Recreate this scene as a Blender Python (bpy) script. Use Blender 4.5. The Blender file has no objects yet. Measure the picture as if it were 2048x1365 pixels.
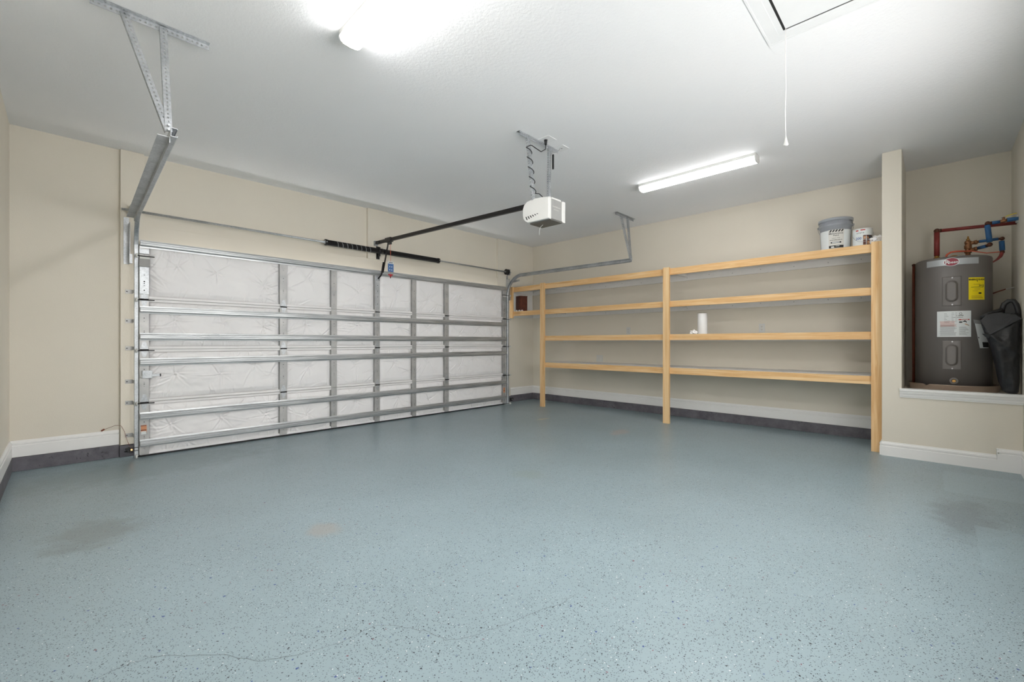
import bpy, bmesh, math, random
from mathutils import Vector, Matrix, noise
random.seed(7)
PI = math.pi
scene = bpy.context.scene
C = scene.collection

# ------------------------------------------------------------------ camera, world, exposure
cam_d = bpy.data.cameras.new('camera'); cam = bpy.data.objects.new('camera', cam_d); C.objects.link(cam)
cam_d.sensor_width = 36.0; cam_d.sensor_fit = 'HORIZONTAL'; cam_d.lens = 870.33/2048*36.0
cam_d.shift_y = 2.34/2048; cam_d.clip_start = 0.02; cam_d.clip_end = 60
cam.location = (0, 0, 1.13); cam.rotation_euler = (PI/2, 0, 0.7716-PI/2)
scene.camera = cam
w = bpy.data.worlds.new('world'); scene.world = w; w.use_nodes = True
# overcast daylight used as fill, entering by an added window right of the camera
w.node_tree.nodes['Background'].inputs[0].default_value = (0.555, 0.55, 0.54, 1)
w.node_tree.nodes['Background'].inputs[1].default_value = 8.6
vs = scene.view_settings
vs.view_transform = 'Standard'; vs.look = 'None'; vs.gamma = 1.0; vs.use_curve_mapping = False
vs.exposure = 0.55
LAMP_A, LAMP_B = 54.0, 12.5          # emission strength of the two ceiling light diffusers (left, right)

# ------------------------------------------------------------------ room numbers (metres)
XW, XE = -0.335, 6.529      # west / east wall faces
YS, YN = -0.54, 5.763       # south / north wall faces
H = 3.027
UC = 5.716                  # front face of the heater alcove wall

# ------------------------------------------------------------------ materials
def srgb(r, g, b):
    f = lambda c: (c/255/12.92) if c/255 <= 0.04045 else ((c/255+0.055)/1.055)**2.4
    return (f(r), f(g), f(b), 1)
class NT:
    def __init__(s, name):
        s.m = bpy.data.materials.new(name); s.m.use_nodes = True
        s.nt = s.m.node_tree; s.b = s.nt.nodes['Principled BSDF']
    def n(s, t, **k):
        o = s.nt.nodes.new(t)
        for a, v in k.items(): setattr(o, a, v)
        return o
    def l(s, a, b): s.nt.links.new(a, b)
    def coord(s, scale=(1, 1, 1)):
        tc = s.n('ShaderNodeTexCoord'); mp = s.n('ShaderNodeMapping'); mp.inputs['Scale'].default_value = scale
        s.l(tc.outputs['Object'], mp.inputs['Vector']); return mp.outputs['Vector']
    def noise(s, vec, scale, detail=3, rough=.5, dist=0):
        o = s.n('ShaderNodeTexNoise'); o.inputs['Scale'].default_value = scale; o.inputs['Detail'].default_value = detail
        o.inputs['Roughness'].default_value = rough; o.inputs['Distortion'].default_value = dist
        s.l(vec, o.inputs['Vector']); return o.outputs['Fac']
    def ramp(s, fac, stops):
        o = s.n('ShaderNodeValToRGB'); e = o.color_ramp.elements
        while len(e) < len(stops): e.new(.5)
        for q, (p, c) in zip(e, stops): q.position = p; q.color = c if len(c) == 4 else (*c, 1)
        s.l(fac, o.inputs['Fac']); return o.outputs['Color']
    def math(s, op, a, b=None):
        o = s.n('ShaderNodeMath', operation=op)
        for i, v in enumerate((a, b)):
            if v is None: continue
            if isinstance(v, (int, float)): o.inputs[i].default_value = v
            else: s.l(v, o.inputs[i])
        return o.outputs[0]
    def mix(s, fac, a, b):
        o = s.n('ShaderNodeMix', data_type='RGBA')
        for k, v in ((0, fac), (6, a), (7, b)):
            if isinstance(v, (int, float, tuple)): o.inputs[k].default_value = v
            else: s.l(v, o.inputs[k])
        return o.outputs[2]
    def bump(s, h, strength, dist=.01):
        o = s.n('ShaderNodeBump'); o.inputs['Strength'].default_value = strength; o.inputs['Distance'].default_value = dist
        s.l(h, o.inputs['Height']); s.l(o.outputs['Normal'], s.b.inputs['Normal'])
    def set(s, rough=None, metal=None, spec=None, color=None):
        if rough is not None: s.b.inputs['Roughness'].default_value = rough
        if metal is not None: s.b.inputs['Metallic'].default_value = metal
        if spec is not None: s.b.inputs['Specular IOR Level'].default_value = spec
        if color is not None: s.b.inputs['Base Color'].default_value = color
    def col(s, c): s.l(c, s.b.inputs['Base Color'])

def plain(name, rgb, rough=.5, metal=0, var=.06, vscale=8, bump=0, bscale=60, spec=.5):
    t = NT(name); c = srgb(*rgb); v = t.coord()
    n1 = t.noise(v, vscale)
    lo = tuple(x*(1-var) for x in c[:3]); hi = tuple(min(1, x*(1+var)) for x in c[:3])
    t.col(t.ramp(n1, [(.3, lo), (.7, hi)]))
    t.set(rough, metal, spec)
    if bump: t.bump(t.noise(v, bscale, 4), bump, .003)
    return t.m
M = {}
M['wall'] = plain('wall_paint', (224, 217, 203), .55, var=.02, vscale=1.5, bump=.25, bscale=140)
M['niche'] = M['wall']
M['trim'] = plain('trim_paint', (238, 237, 235), .4, var=.015, vscale=3)
M['black'] = plain('black_plastic', (30, 30, 32), .45)
M['darksteel'] = plain('black_steel', (34, 32, 33), .4, .4)
M['white'] = plain('white_plastic', (214, 214, 211), .35, var=.02)
M['offwhite'] = plain('offwhite_plastic', (216, 214, 208), .4, var=.02)
M['grey'] = plain('grey_plastic', (150, 150, 148), .45)
M['lens'] = plain('smoked_lens', (84, 84, 80), .35)
M['hole'] = plain('dark_hole', (28, 28, 28), .8)
M['red'] = plain('red_plastic', (190, 40, 45), .45)
M['blue_tag'] = plain('blue_tag', (70, 110, 165), .5)
M['brass'] = plain('brass', (186, 142, 82), .35, .8, var=.2, vscale=30)
M['bronze'] = plain('bronze_valve', (150, 105, 72), .45, .6, var=.3, vscale=40)
M['copper'] = plain('copper_fitting', (88, 52, 38), .45, .5, var=.3, vscale=40)
M['red_foam'] = plain('red_pipe_sleeve', (128, 48, 44), .55, var=.15, vscale=20)
M['brown_pipe'] = plain('brown_pipe', (120, 52, 28), .5, var=.15, vscale=20)
M['pex_red'] = plain('red_tubing', (214, 96, 66), .4)
M['blue_foam'] = plain('blue_pipe_sleeve', (44, 92, 140), .55, var=.15, vscale=20)
M['yellow'] = plain('yellow_label', (250, 226, 20), .45, var=.02)
M['paper'] = plain('paper_label', (226, 230, 230), .5, var=.02)
M['ink'] = plain('black_ink', (26, 26, 28), .5)
M['greyink'] = plain('grey_ink', (150, 152, 154), .5)
M['redink'] = plain('red_ink', (190, 52, 44), .5)
M['pinkink'] = plain('pale_red_ink', (214, 160, 150), .5)
M['blueink'] = plain('blue_ink', (50, 90, 160), .5)
M['badge_red'] = plain('badge_red', (140, 20, 48), .35)
M['badge_grey'] = plain('badge_silver', (186, 190, 194), .35, .3)
M['skin'] = plain('hand_picture', (205, 160, 125), .5)
M['tank'] = plain('heater_grey_enamel', (112, 107, 104), .35, .0, var=.02, vscale=2)
M['pan'] = plain('drain_pan_metal', (190, 172, 158), .4, .7)
M['bucket'] = plain('grey_bucket_plastic', (156, 160, 166), .4, var=.03)
M['tin'] = plain('tin_can', (190, 190, 192), .3, .8)
M['box_brown'] = plain('brown_box', (92, 44, 28), .5, var=.35, vscale=18)
M['amber'] = NT('amber_led').m
M['cloth'] = plain('white_paper', (240, 238, 236), .7, var=.02, bump=.3, bscale=60)
M['melamine'] = plain('white_shelf_board', (236, 234, 231), .45, var=.02)
M['hatch'] = plain('hatch_paint', (232, 233, 234), .6, var=.02)
M['orange_label'] = plain('orange_label', (214, 150, 110), .5)
M['beige_label'] = plain('label_brown_bar', (120, 60, 44), .5)
t = NT('amber_glow'); t.b.inputs['Emission Color'].default_value = (1, .35, .08, 1); t.b.inputs['Emission Strength'].default_value = 6
t.set(.4, 0, .5, (1, .4, .1, 1)); M['amber'] = t.m

# ceiling: knock-down texture
t = NT('ceiling_texture'); v = t.coord()
t.col(t.ramp(t.noise(v, 1.2), [(.3, srgb(237, 238, 240)), (.7, srgb(240, 240, 241))])); t.set(.75)
t.bump(t.noise(v, 55, 4, .6), .55, .004); M['ceiling'] = t.m

# galvanised steel
t = NT('galvanised_steel'); v = t.coord((1, 1, 1))
vo = t.n('ShaderNodeTexVoronoi'); vo.inputs['Scale'].default_value = 70; t.l(v, vo.inputs['Vector'])
n = t.noise(v, 6, 4)
t.col(t.ramp(t.math('ADD', t.math('MULTIPLY', vo.outputs['Distance'], .35), n), [(.3, srgb(150, 154, 158)), (.85, srgb(196, 199, 202))]))
t.set(.42, .75); t.bump(n, .08, .002); M['galv'] = t.m
t = NT('painted_steel'); v = t.coord()
t.col(t.ramp(t.noise(v, 10, 4), [(.3, srgb(168, 168, 168)), (.7, srgb(190, 189, 187))])); t.set(.4, .35); M['stile'] = t.m
t = NT('strut_steel'); v = t.coord((.3, 4, 4))
t.col(t.ramp(t.noise(v, 10, 4), [(.3, srgb(160, 163, 165)), (.7, srgb(204, 206, 207))])); t.set(.38, .7); M['strut'] = t.m

# vinyl-faced insulation
t = NT('white_vinyl_insulation'); v = t.coord()
t.col(t.ramp(t.noise(v, 2.5, 3), [(.3, srgb(240, 238, 239)), (.7, srgb(244, 242, 242))])); t.set(.45)
t.bump(t.noise(t.coord((1, 1, 1)), 22, 5, .6, .6), .22, .006); M['insul'] = t.m
M['lip'] = plain('section_lip_white', (238, 236, 236), .4, var=.02)

# pine
def wood(name, axis):
    t = NT(name)
    sc = {'y': (34, 1.3, 34), 'z': (34, 34, 1.3)}[axis]
    v = t.coord(sc)
    n0 = t.noise(v, 1.0, 4, .55, 1.2)
    wv = t.n('ShaderNodeTexWave'); wv.inputs['Scale'].default_value = .8; wv.inputs['Distortion'].default_value = 9
    wv.inputs['Detail'].default_value = 2; wv.inputs['Detail Scale'].default_value = .6; t.l(v, wv.inputs['Vector'])
    f = t.math('ADD', t.math('MULTIPLY', wv.outputs['Fac'], .22), t.math('MULTIPLY', n0, .78))
    c = t.ramp(f, [(.25, srgb(240, 208, 160)), (.5, srgb(232, 192, 138)), (.62, srgb(220, 173, 116)), (.7, srgb(234, 196, 142)), (.85, srgb(210, 158, 100))])
    kn = t.n('ShaderNodeTexVoronoi'); kn.inputs['Scale'].default_value = .5; t.l(v, kn.inputs['Vector'])
    k = t.ramp(kn.outputs['Distance'], [(.0, (1, 1, 1)), (.09, (.5, .5, .5)), (.14, (0, 0, 0))])
    t.col(t.mix(t.math('MULTIPLY', k, .7), c, srgb(176, 112, 62))); t.set(.5); return t.m
M['wood_y'] = wood('pine_rail', 'y'); M['wood_z'] = wood('pine_post', 'z')

# concrete curb
t = NT('dark_concrete'); v = t.coord()
c = t.ramp(t.noise(v, 9, 6, .65), [(.3, srgb(84, 82, 88)), (.7, srgb(112, 109, 116))])
p = t.ramp(t.noise(v, 26, 5, .7, 1.5), [(.60, (0, 0, 0)), (.66, (1, 1, 1))])
g = t.ramp(t.noise(v, 2.2, 2), [(.5, (0, 0, 0)), (.6, (1, 1, 1))])
t.col(t.mix(t.math('MULTIPLY', p, g), c, srgb(38, 36, 40))); t.set(.6); t.bump(t.noise(v, 26, 5, .7), .4, .004); M['curb'] = t.m

# epoxy floor with colour chips
t = NT('epoxy_chip_floor')
v = t.coord()
base = t.ramp(t.noise(v, 1.1, 4, .6), [(.25, srgb(137, 154, 160)), (.75, srgb(147, 165, 172))])
dens = t.noise(v, 1.6, 4, .6)
def chips(cur, scale, lo, keep, color, seed):
    mp = t.n('ShaderNodeMapping'); tc = t.n('ShaderNodeTexCoord'); t.l(tc.outputs['Object'], mp.inputs['Vector'])
    mp.inputs['Location'].default_value = (seed*3.1, seed*1.7, seed); mp.inputs['Rotation'].default_value = (0, 0, seed)
    ns = t.n('ShaderNodeTexNoise'); ns.inputs['Scale'].default_value = scale*1.3; ns.inputs['Detail'].default_value = 1
    t.l(mp.outputs[0], ns.inputs['Vector'])
    ad = t.n('ShaderNodeMixRGB'); ad.blend_type = 'LINEAR_LIGHT'; ad.inputs[0].default_value = .35/scale
    t.l(mp.outputs[0], ad.inputs[1]); t.l(ns.outputs['Color'], ad.inputs[2])
    vo = t.n('ShaderNodeTexVoronoi'); vo.inputs['Scale'].default_value = scale; t.l(ad.outputs[0], vo.inputs['Vector'])
    vo.voronoi_dimensions = '2D'
    sp = t.n('ShaderNodeSeparateColor'); t.l(vo.outputs['Color'], sp.inputs[0])
    size = t.math('ADD', t.math('MULTIPLY', sp.outputs['Green'], .22), lo)
    inside = t.math('LESS_THAN', vo.outputs['Distance'], size)
    kp = t.math('LESS_THAN', sp.outputs['Red'], t.math('MULTIPLY', dens, keep*2))
    return t.mix(t.math('MULTIPLY', inside, kp), cur, color)
base = chips(base, 105, .03, .30, srgb(100, 114, 118), 1)
base = chips(base, 140, .05, .30, srgb(62, 72, 78), 2)
base = chips(base, 100, .02, .24, srgb(34, 38, 46), 3)
base = chips(base, 66, .0, .08, srgb(24, 27, 34), 4)
base = chips(base, 105, .0, .05, srgb(226, 228, 226), 5)
base = chips(base, 55, .03, .018, srgb(52, 74, 130), 6)
base = chips(base, 55, .03, .012, srgb(120, 84, 92), 7)
tc = t.n('ShaderNodeTexCoord'); sx = t.n('ShaderNodeSeparateXYZ'); t.l(tc.outputs['Object'], sx.inputs[0])
edge = t.noise(v, 7, 4, .6)
def blob(cur, x, y, rx, ry, color, amt):
    dx = t.math('DIVIDE', t.math('SUBTRACT', sx.outputs[0], x), rx); dy = t.math('DIVIDE', t.math('SUBTRACT', sx.outputs[1], y), ry)
    d = t.math('SQRT', t.math('ADD', t.math('MULTIPLY', dx, dx), t.math('MULTIPLY', dy, dy)))
    d = t.math('ADD', d, t.math('MULTIPLY', t.math('SUBTRACT', edge, .5), 1.6))
    k = t.ramp(d, [(.45, (1, 1, 1)), (1.0, (0, 0, 0))])
    return t.mix(t.math('MULTIPLY', k, amt), cur, color)
base = blob(base, 4.858, 2.835, .26, .12, srgb(172, 154, 144), .5)
base = blob(base, 4.885, 4.128, .16, .06, srgb(206, 196, 150), .45)
base = blob(base, 1.094, 2.635, .11, .13, srgb(156, 150, 142), .55)
base = blob(base, .114, 3.545, .25, .32, srgb(106, 112, 110), .5)
base = blob(base, 4.05, -.14, .55, .2, srgb(84, 86, 88), .4)
base = blob(base, 2.75, 2.49, .16, .16, srgb(134, 148, 142), .4)
base = blob(base, .5, 5.1, 1.2, .5, srgb(96, 116, 118), .45)  # shade on the floor by the door's left end, painted into the colour
# lighter rectangles with slightly wavy edges
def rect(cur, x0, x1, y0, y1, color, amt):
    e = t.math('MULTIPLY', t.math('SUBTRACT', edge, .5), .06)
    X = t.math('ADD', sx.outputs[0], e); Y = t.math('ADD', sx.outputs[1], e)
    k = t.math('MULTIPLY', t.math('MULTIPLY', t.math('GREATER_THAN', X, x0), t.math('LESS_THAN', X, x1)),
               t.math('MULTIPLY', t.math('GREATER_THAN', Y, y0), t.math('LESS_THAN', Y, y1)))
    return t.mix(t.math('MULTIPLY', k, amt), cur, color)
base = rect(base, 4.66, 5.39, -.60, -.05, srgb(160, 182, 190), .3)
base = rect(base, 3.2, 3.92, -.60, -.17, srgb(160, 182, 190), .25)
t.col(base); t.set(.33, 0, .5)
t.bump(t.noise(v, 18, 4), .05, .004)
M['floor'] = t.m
M['crack'] = plain('floor_crack', (104, 112, 114), .7)

for nm, st_ in (('lamp_a', LAMP_A), ('lamp_b', LAMP_B)):
    t = NT('light_diffuser'); t.b.inputs['Emission Color'].default_value = (1, .99, .985, 1)
    # the lens is brightest underneath and weaker on its curved flanks
    gm = t.n('ShaderNodeNewGeometry'); sz = t.n('ShaderNodeSeparateXYZ'); t.l(gm.outputs['True Normal'], sz.inputs[0])
    k_ = t.math('ADD', t.math('MULTIPLY', t.math('ABSOLUTE', sz.outputs[2]), .70), .32)
    t.l(t.math('MULTIPLY', k_, st_), t.b.inputs['Emission Strength']); t.set(.4, 0, .5, (.9, .9, .9, 1)); M[nm] = t.m

t = NT('black_nylon'); v = t.coord()
t.col(t.ramp(t.noise(v, 9, 4), [(.3, srgb(14, 14, 17)), (.7, srgb(28, 29, 33))])); t.set(.42)
t.bump(t.noise(v, 9, 4, .5, .8), .45, .02); M['nylon'] = t.m

# ------------------------------------------------------------------ mesh helpers
class MB:
    """collects shapes in world coordinates, linked as ONE mesh object"""
    def __init__(s): s.bm = bmesh.new(); s.mats = []; s.cur = 0
    def mat(s, name):
        if name not in s.mats: s.mats.append(name)
        s.cur = s.mats.index(name); return s
    def face(s, vs):
        try:
            f = s.bm.faces.new(vs); f.material_index = s.cur; return f
        except ValueError: return None
    def poly(s, pts): return s.face([s.bm.verts.new(p) for p in pts])
    def box(s, x0, x1, y0, y1, z0, z1, bev=0):
        b = bmesh.new(); bmesh.ops.create_cube(b, size=1)
        for v in b.verts:
            v.co = Vector((x0+(v.co.x+.5)*(x1-x0), y0+(v.co.y+.5)*(y1-y0), z0+(v.co.z+.5)*(z1-z0)))
        if bev: bmesh.ops.bevel(b, geom=b.edges[:], offset=bev, segments=2, profile=.6, affect='EDGES')
        s.add(b); return s
    def add(s, b, mtx=None, smooth=False):
        mp = {}
        for v in b.verts: mp[v] = s.bm.verts.new(mtx @ v.co if mtx else v.co)
        for f in b.faces:
            g = s.face([mp[v] for v in f.verts])
            if g and (smooth or f.smooth): g.smooth = True
        b.free()
    def obox(s, c, ax, ay, az, bev=0):
        """box centred at c with half-axis vectors"""
        b = bmesh.new(); bmesh.ops.create_cube(b, size=2)
        m = Matrix((ax, ay, az)).transposed().to_4x4(); m.translation = Vector(c)
        if bev:
            for v in b.verts: v.co = m @ v.co
            bmesh.ops.bevel(b, geom=b.edges[:], offset=bev, segments=2, profile=.6, affect='EDGES'); s.add(b)
        else: s.add(b, m)
        return s
    def cyl(s, a, b_, r, r2=None, seg=20, caps=True):
        a = Vector(a); b_ = Vector(b_); d = (b_-a); L = d.length; d.normalize()
        up = Vector((0, 0, 1)) if abs(d.z) < .9 else Vector((1, 0, 0))
        u = d.cross(up).normalized(); w_ = d.cross(u)
        r2 = r if r2 is None else r2
        R0 = []; R1 = []
        for i in range(seg):
            q = 2*PI*i/seg; o = u*math.cos(q)+w_*math.sin(q)
            R0.append(s.bm.verts.new(a+o*r)); R1.append(s.bm.verts.new(b_+o*r2))
        for i in range(seg):
            f = s.face([R0[i], R0[(i+1) % seg], R1[(i+1) % seg], R1[i]]); f.smooth = True
        if caps: s.face(R0[::-1]); s.face(R1)
        return s
    def tube(s, pts, r, seg=8):
        pts = [Vector(p) for p in pts]; rings = []
        pu = None
        for i, p in enumerate(pts):
            d = (pts[min(i+1, len(pts)-1)]-pts[max(i-1, 0)]).normalized()
            if pu is None: up = Vector((0, 0, 1)) if abs(d.z) < .9 else Vector((1, 0, 0)); u = d.cross(up).normalized()
            else: u = (pu - d*pu.dot(d)).normalized()
            pu = u; w_ = d.cross(u)
            rr = r[i] if isinstance(r, (list, tuple)) else r
            rings.append([s.bm.verts.new(p+(u*math.cos(2*PI*k/seg)+w_*math.sin(2*PI*k/seg))*rr) for k in range(seg)])
        for A, B in zip(rings, rings[1:]):
            for k in range(seg):
                f = s.face([A[k], A[(k+1) % seg], B[(k+1) % seg], B[k]])
                if f: f.smooth = True
        s.face(rings[0][::-1]); s.face(rings[-1]); return s
    def lathe(s, c, prof, seg=48, smooth=True):
        cx, cy, cz = c; rings = []
        for r, z in prof:
            if r < 1e-6: rings.append([s.bm.verts.new((cx, cy, cz+z))])
            else: rings.append([s.bm.verts.new((cx+r*math.cos(2*PI*k/seg), cy+r*math.sin(2*PI*k/seg), cz+z)) for k in range(seg)])
        for A, B in zip(rings, rings[1:]):
            for k in range(seg):
                k2 = (k+1) % seg
                if len(A) == 1 and len(B) == 1: continue
                if len(A) == 1: f = s.face([A[0], B[k2], B[k]][::-1])
                elif len(B) == 1: f = s.face([A[k], A[k2], B[0]])
                else: f = s.face([A[k], A[k2], B[k2], B[k]])
                if f: f.smooth = smooth
        return s
    def sweep(s, path, prof, normals, side=Vector((1, 0, 0)), closed=True, caps=True):
        """prof: (a,b) pairs; a along side, b along the given normal at each path point"""
        rings = [[s.bm.verts.new(Vector(p)+side*a+Vector(n)*b) for a, b in prof] for p, n in zip(path, normals)]
        m = len(prof)
        for A, B in zip(rings, rings[1:]):
            for k in range(m if closed else m-1): s.face([A[k], A[(k+1) % m], B[(k+1) % m], B[k]])
        if caps and closed: s.face(rings[0][::-1]); s.face(rings[-1])
        return s
    def perf(s, o, dl, dw, length, width, pitch=.024, hr=.0048, th=.0025):
        """perforated strip: origin o, unit length dir dl, unit width dir dw"""
        o = Vector(o); dl = Vector(dl).normalized(); dw = Vector(dw).normalized(); nn = dl.cross(dw)*th/2
        n = max(1, int(length/pitch)); p = length/n
        ang = [PI/4*k+PI/8 for k in range(8)]
        for i in range(n):
            c = o+dl*(p*(i+.5))+dw*(width/2)
            for sgn in (1, -1):
                outer = []
                for q in ang:
                    cx, cy = math.cos(q), math.sin(q); k = 1/max(abs(cx), abs(cy))
                    outer.append(s.bm.verts.new(c+dl*(cx*k*p/2)+dw*(cy*k*width/2)+nn*sgn))
                # exact corners
                cor = [s.bm.verts.new(c+dl*(a*p/2)+dw*(b*width/2)+nn*sgn) for a, b in ((1, 1), (-1, 1), (-1, -1), (1, -1))]
                inner = [s.bm.verts.new(c+dl*(math.cos(q)*hr*1.25)+dw*(math.sin(q)*hr)+nn*sgn) for q in ang]
                for k in range(8):
                    k2 = (k+1) % 8
                    f = [outer[k], outer[k2], inner[k2], inner[k]]
                    if k % 2 == 0: f = [outer[k], cor[k//2], outer[k2], inner[k2], inner[k]]
                    s.face(f if sgn > 0 else f[::-1])
                if sgn > 0: top = inner
                else:
                    for k in range(8): s.face([top[k], top[(k+1) % 8], inner[(k+1) % 8], inner[k]])
        for a, b in ((0, 0), (0, width)):
            q = o+dw*b; s.poly([q+nn, q+dl*length+nn, q+dl*length-nn, q-nn])
        return s
    def text(s, body, size, place, align='CENTER', bold=0, sx=1):
        """place: function (u, v) -> world point"""
        cu = bpy.data.curves.new('t', 'FONT'); cu.body = body; cu.size = size; cu.align_x = align; cu.offset = bold
        cu.resolution_u = 2
        o = bpy.data.objects.new('t', cu); C.objects.link(o)
        dg = bpy.context.evaluated_depsgraph_get(); me = bpy.data.meshes.new_from_object(o.evaluated_get(dg))
        vs_ = [s.bm.verts.new(place(v.co.x*sx, v.co.y)) for v in me.vertices]
        for p in me.polygons: s.face([vs_[i] for i in p.vertices])
        C.objects.unlink(o); bpy.data.objects.remove(o); bpy.data.curves.remove(cu); bpy.data.meshes.remove(me)
        return s
    def patch(s, place, u0, u1, v0, v1, nu=12, nv=1):
        g = [[s.bm.verts.new(place(u0+(u1-u0)*i/nu, v0+(v1-v0)*j/nv)) for j in range(nv+1)] for i in range(nu+1)]
        for i in range(nu):
            for j in range(nv): s.face([g[i][j], g[i+1][j], g[i+1][j+1], g[i][j+1]])
        return s
    def obj(s, name, mat=None, parent=None, smooth=False, recalc=True):
        if recalc: bmesh.ops.recalc_face_normals(s.bm, faces=s.bm.faces[:])
        me = bpy.data.meshes.new(name)
        off = Vector((0, 0, 0))
        if parent is not None: off = root_loc(parent)
        if off.length: bmesh.ops.translate(s.bm, verts=s.bm.verts, vec=-off)
        s.bm.to_mesh(me); s.bm.free()
        ms = s.mats if s.mats else [mat]
        for m in ms: me.materials.append(M[m])
        if smooth:
            for p in me.polygons: p.use_smooth = True
        o = bpy.data.objects.new(name, me); C.objects.link(o)
        if parent is not None: o.parent = parent
        return o
def root_loc(o):
    while o.parent is not None: o = o.parent
    return o.location.copy()
def thing(name, label, cat, loc=(0, 0, 0), group=None):
    o = bpy.data.objects.new(name, None); C.objects.link(o); o.empty_display_size = .05
    o.location = loc; o['label'] = label; o['category'] = cat
    if group: o['group'] = group
    return o
def tag(o, label, cat, group=None):
    o['label'] = label; o['category'] = cat
    if group: o['group'] = group
    return o
def struct(o, label=None, cat='structure'):
    o['kind'] = 'structure'
    if label: o['label'] = label
    o['category'] = cat
    return o
def lab(o, s): o['label'] = s; return o
def boxobj(name, mat, parent, *a, bev=0): return MB().box(*a, bev=bev).obj(name, mat, parent)

# ------------------------------------------------------------------ SETTING
T = .12
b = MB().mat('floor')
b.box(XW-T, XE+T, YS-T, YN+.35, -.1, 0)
b.mat('crack')
ck = [(.05, 2.02), (.16, 2.03), (.24, 2.0), (.404, 1.841), (.482, 1.712), (.593, 1.646), (.721, 1.602), (.857, 1.598), (.914, 1.556), (.982, 1.43), (1.007, 1.335),
      (1.064, 1.284), (1.183, 1.244), (1.35, 1.209), (1.516, 1.153), (1.62, 1.16)]
fine = []
for (p, q) in zip(ck, ck[1:]):
    for k in range(5):
        f = k/5; fine.append((p[0]+(q[0]-p[0])*f+random.uniform(-.005, .005), p[1]+(q[1]-p[1])*f+random.uniform(-.005, .005)))
for p, q in zip(fine, fine[1:]):
    d = Vector((q[0]-p[0], q[1]-p[1], 0)).normalized(); nrm = Vector((-d.y, d.x, 0))*.0008
    P, Q = Vector((*p, .0006)), Vector((*q, .0006))
    b.poly([P-nrm, Q-nrm, Q+nrm, P+nrm])
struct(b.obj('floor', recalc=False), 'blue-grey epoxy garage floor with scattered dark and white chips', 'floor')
struct(boxobj('ceiling', 'ceiling', None, XW-T, XE+T, YS-T, YN+T, H, H+.1), 'grey-white textured garage ceiling', 'ceiling')
DX0, DX1, DZ = .56, 5.52, 2.08           # door opening
b = MB(); b.box(XW-T, DX0, YN, YN+T, 0, H); b.box(DX1, XE+T, YN, YN+T, 0, H); b.box(DX0, DX1, YN, YN+T, DZ, H)
struct(b.obj('wall_north', 'wall'), 'beige wall holding the wide garage door', 'wall')
struct(boxobj('wall_west', 'wall', None, XW-T, XW, YS-T, YN, 0, H), 'beige side wall at the far left edge', 'wall')
struct(boxobj('wall_east', 'wall', None, XE, XE+T, YS-T, YN+T, 0, H), 'beige wall behind the wooden shelves and the water heater', 'wall')
WX0, WX1, WZ0, WZ1 = .3, 4.2, .95, 2.3     # window opening added to let in fill light, out of view
b = MB(); b.box(XW-T, WX0, YS-T, YS, 0, H); b.box(WX1, XE, YS-T, YS, 0, H); b.box(WX0, WX1, YS-T, YS, 0, WZ0); b.box(WX0, WX1, YS-T, YS, WZ1, H)
struct(b.obj('wall_south', 'wall'), 'beige wall at the far right of the heater alcove', 'wall')
b = MB()
b.box(UC, XE, .235, .385, 0, H, bev=.006)
b.box(UC, XE-.001, YS+.001, .24, 0, .60); b.box(UC+.002, XE-.001, YS+.001, .236, .60, .66)
struct(b.obj('wall_alcove', 'wall'), 'beige pillar and half wall forming the raised heater alcove', 'wall')

def molding(b, p0, p1, nrm, z0, z1):
    """baseboard between p0 and p1 (xy), sticking out along nrm, body z0 to z1"""
    h = z1-z0
    prof = [(0, z0), (.016, z0), (.016, z1-.048), (.012, z1-.044), (.012, z1-.036), (.016, z1-.031), (.015, z1-.018), (.008, z1-.010), (.006, z1), (0, z1)]
    nv = Vector((nrm[0], nrm[1], 0))
    A = [b.bm.verts.new(Vector((p0[0], p0[1], z))+nv*o) for o, z in prof]
    B = [b.bm.verts.new(Vector((p1[0], p1[1], z))+nv*o) for o, z in prof]
    for k in range(len(prof)): b.face([A[k], A[(k+1) % len(prof)], B[(k+1) % len(prof)], B[k]])
    b.face(A[::-1]); b.face(B); return b
BB0, BB1 = .125, .268
def bb(name, runs, label):
    b = MB()
    for r in runs: molding(b, *r)
    return struct(b.obj(name, 'trim'), label, 'baseboard')
bb('baseboard_west', [((XW, YS+.3), (XW, YN), (1, 0), BB0, BB1)], 'white baseboard along the left side wall')
bb('baseboard_north', [((XW, YN), (.372, YN), (0, -1), BB0, BB1), ((5.846, YN), (XE, YN), (0, -1), BB0, BB1)], 'white baseboard beside the garage door')
bb('baseboard_east', [((XE, .385), (XE, YN), (-1, 0), BB0, BB1)], 'white baseboard under the shelves')
b = MB(); molding(b, (UC, .387), (UC, -.385), (-1, 0), 0, .14); molding(b, (UC, -.385), (UC, YS), (-1, 0), 0, .197)
# upright piece of the moulding where the board steps up
for o, y0, y1 in ((.016, -.392, -.385), (.012, -.400, -.392), (.0165, -.412, -.400)):
    b.box(UC-o, UC, y0, y1, .10, .192 - (0 if y0 > -.405 else .03))
molding(b, (UC, .387), (XE, .387), (0, 1), 0, .14)
struct(b.obj('baseboard_alcove', 'trim'), 'white baseboard below the heater alcove, stepping up at its right end', 'baseboard')
bb('baseboard_south', [((XW, YS), (UC, YS), (0, 1), 0, .197)], 'white baseboard along the wall right of the alcove')

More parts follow.
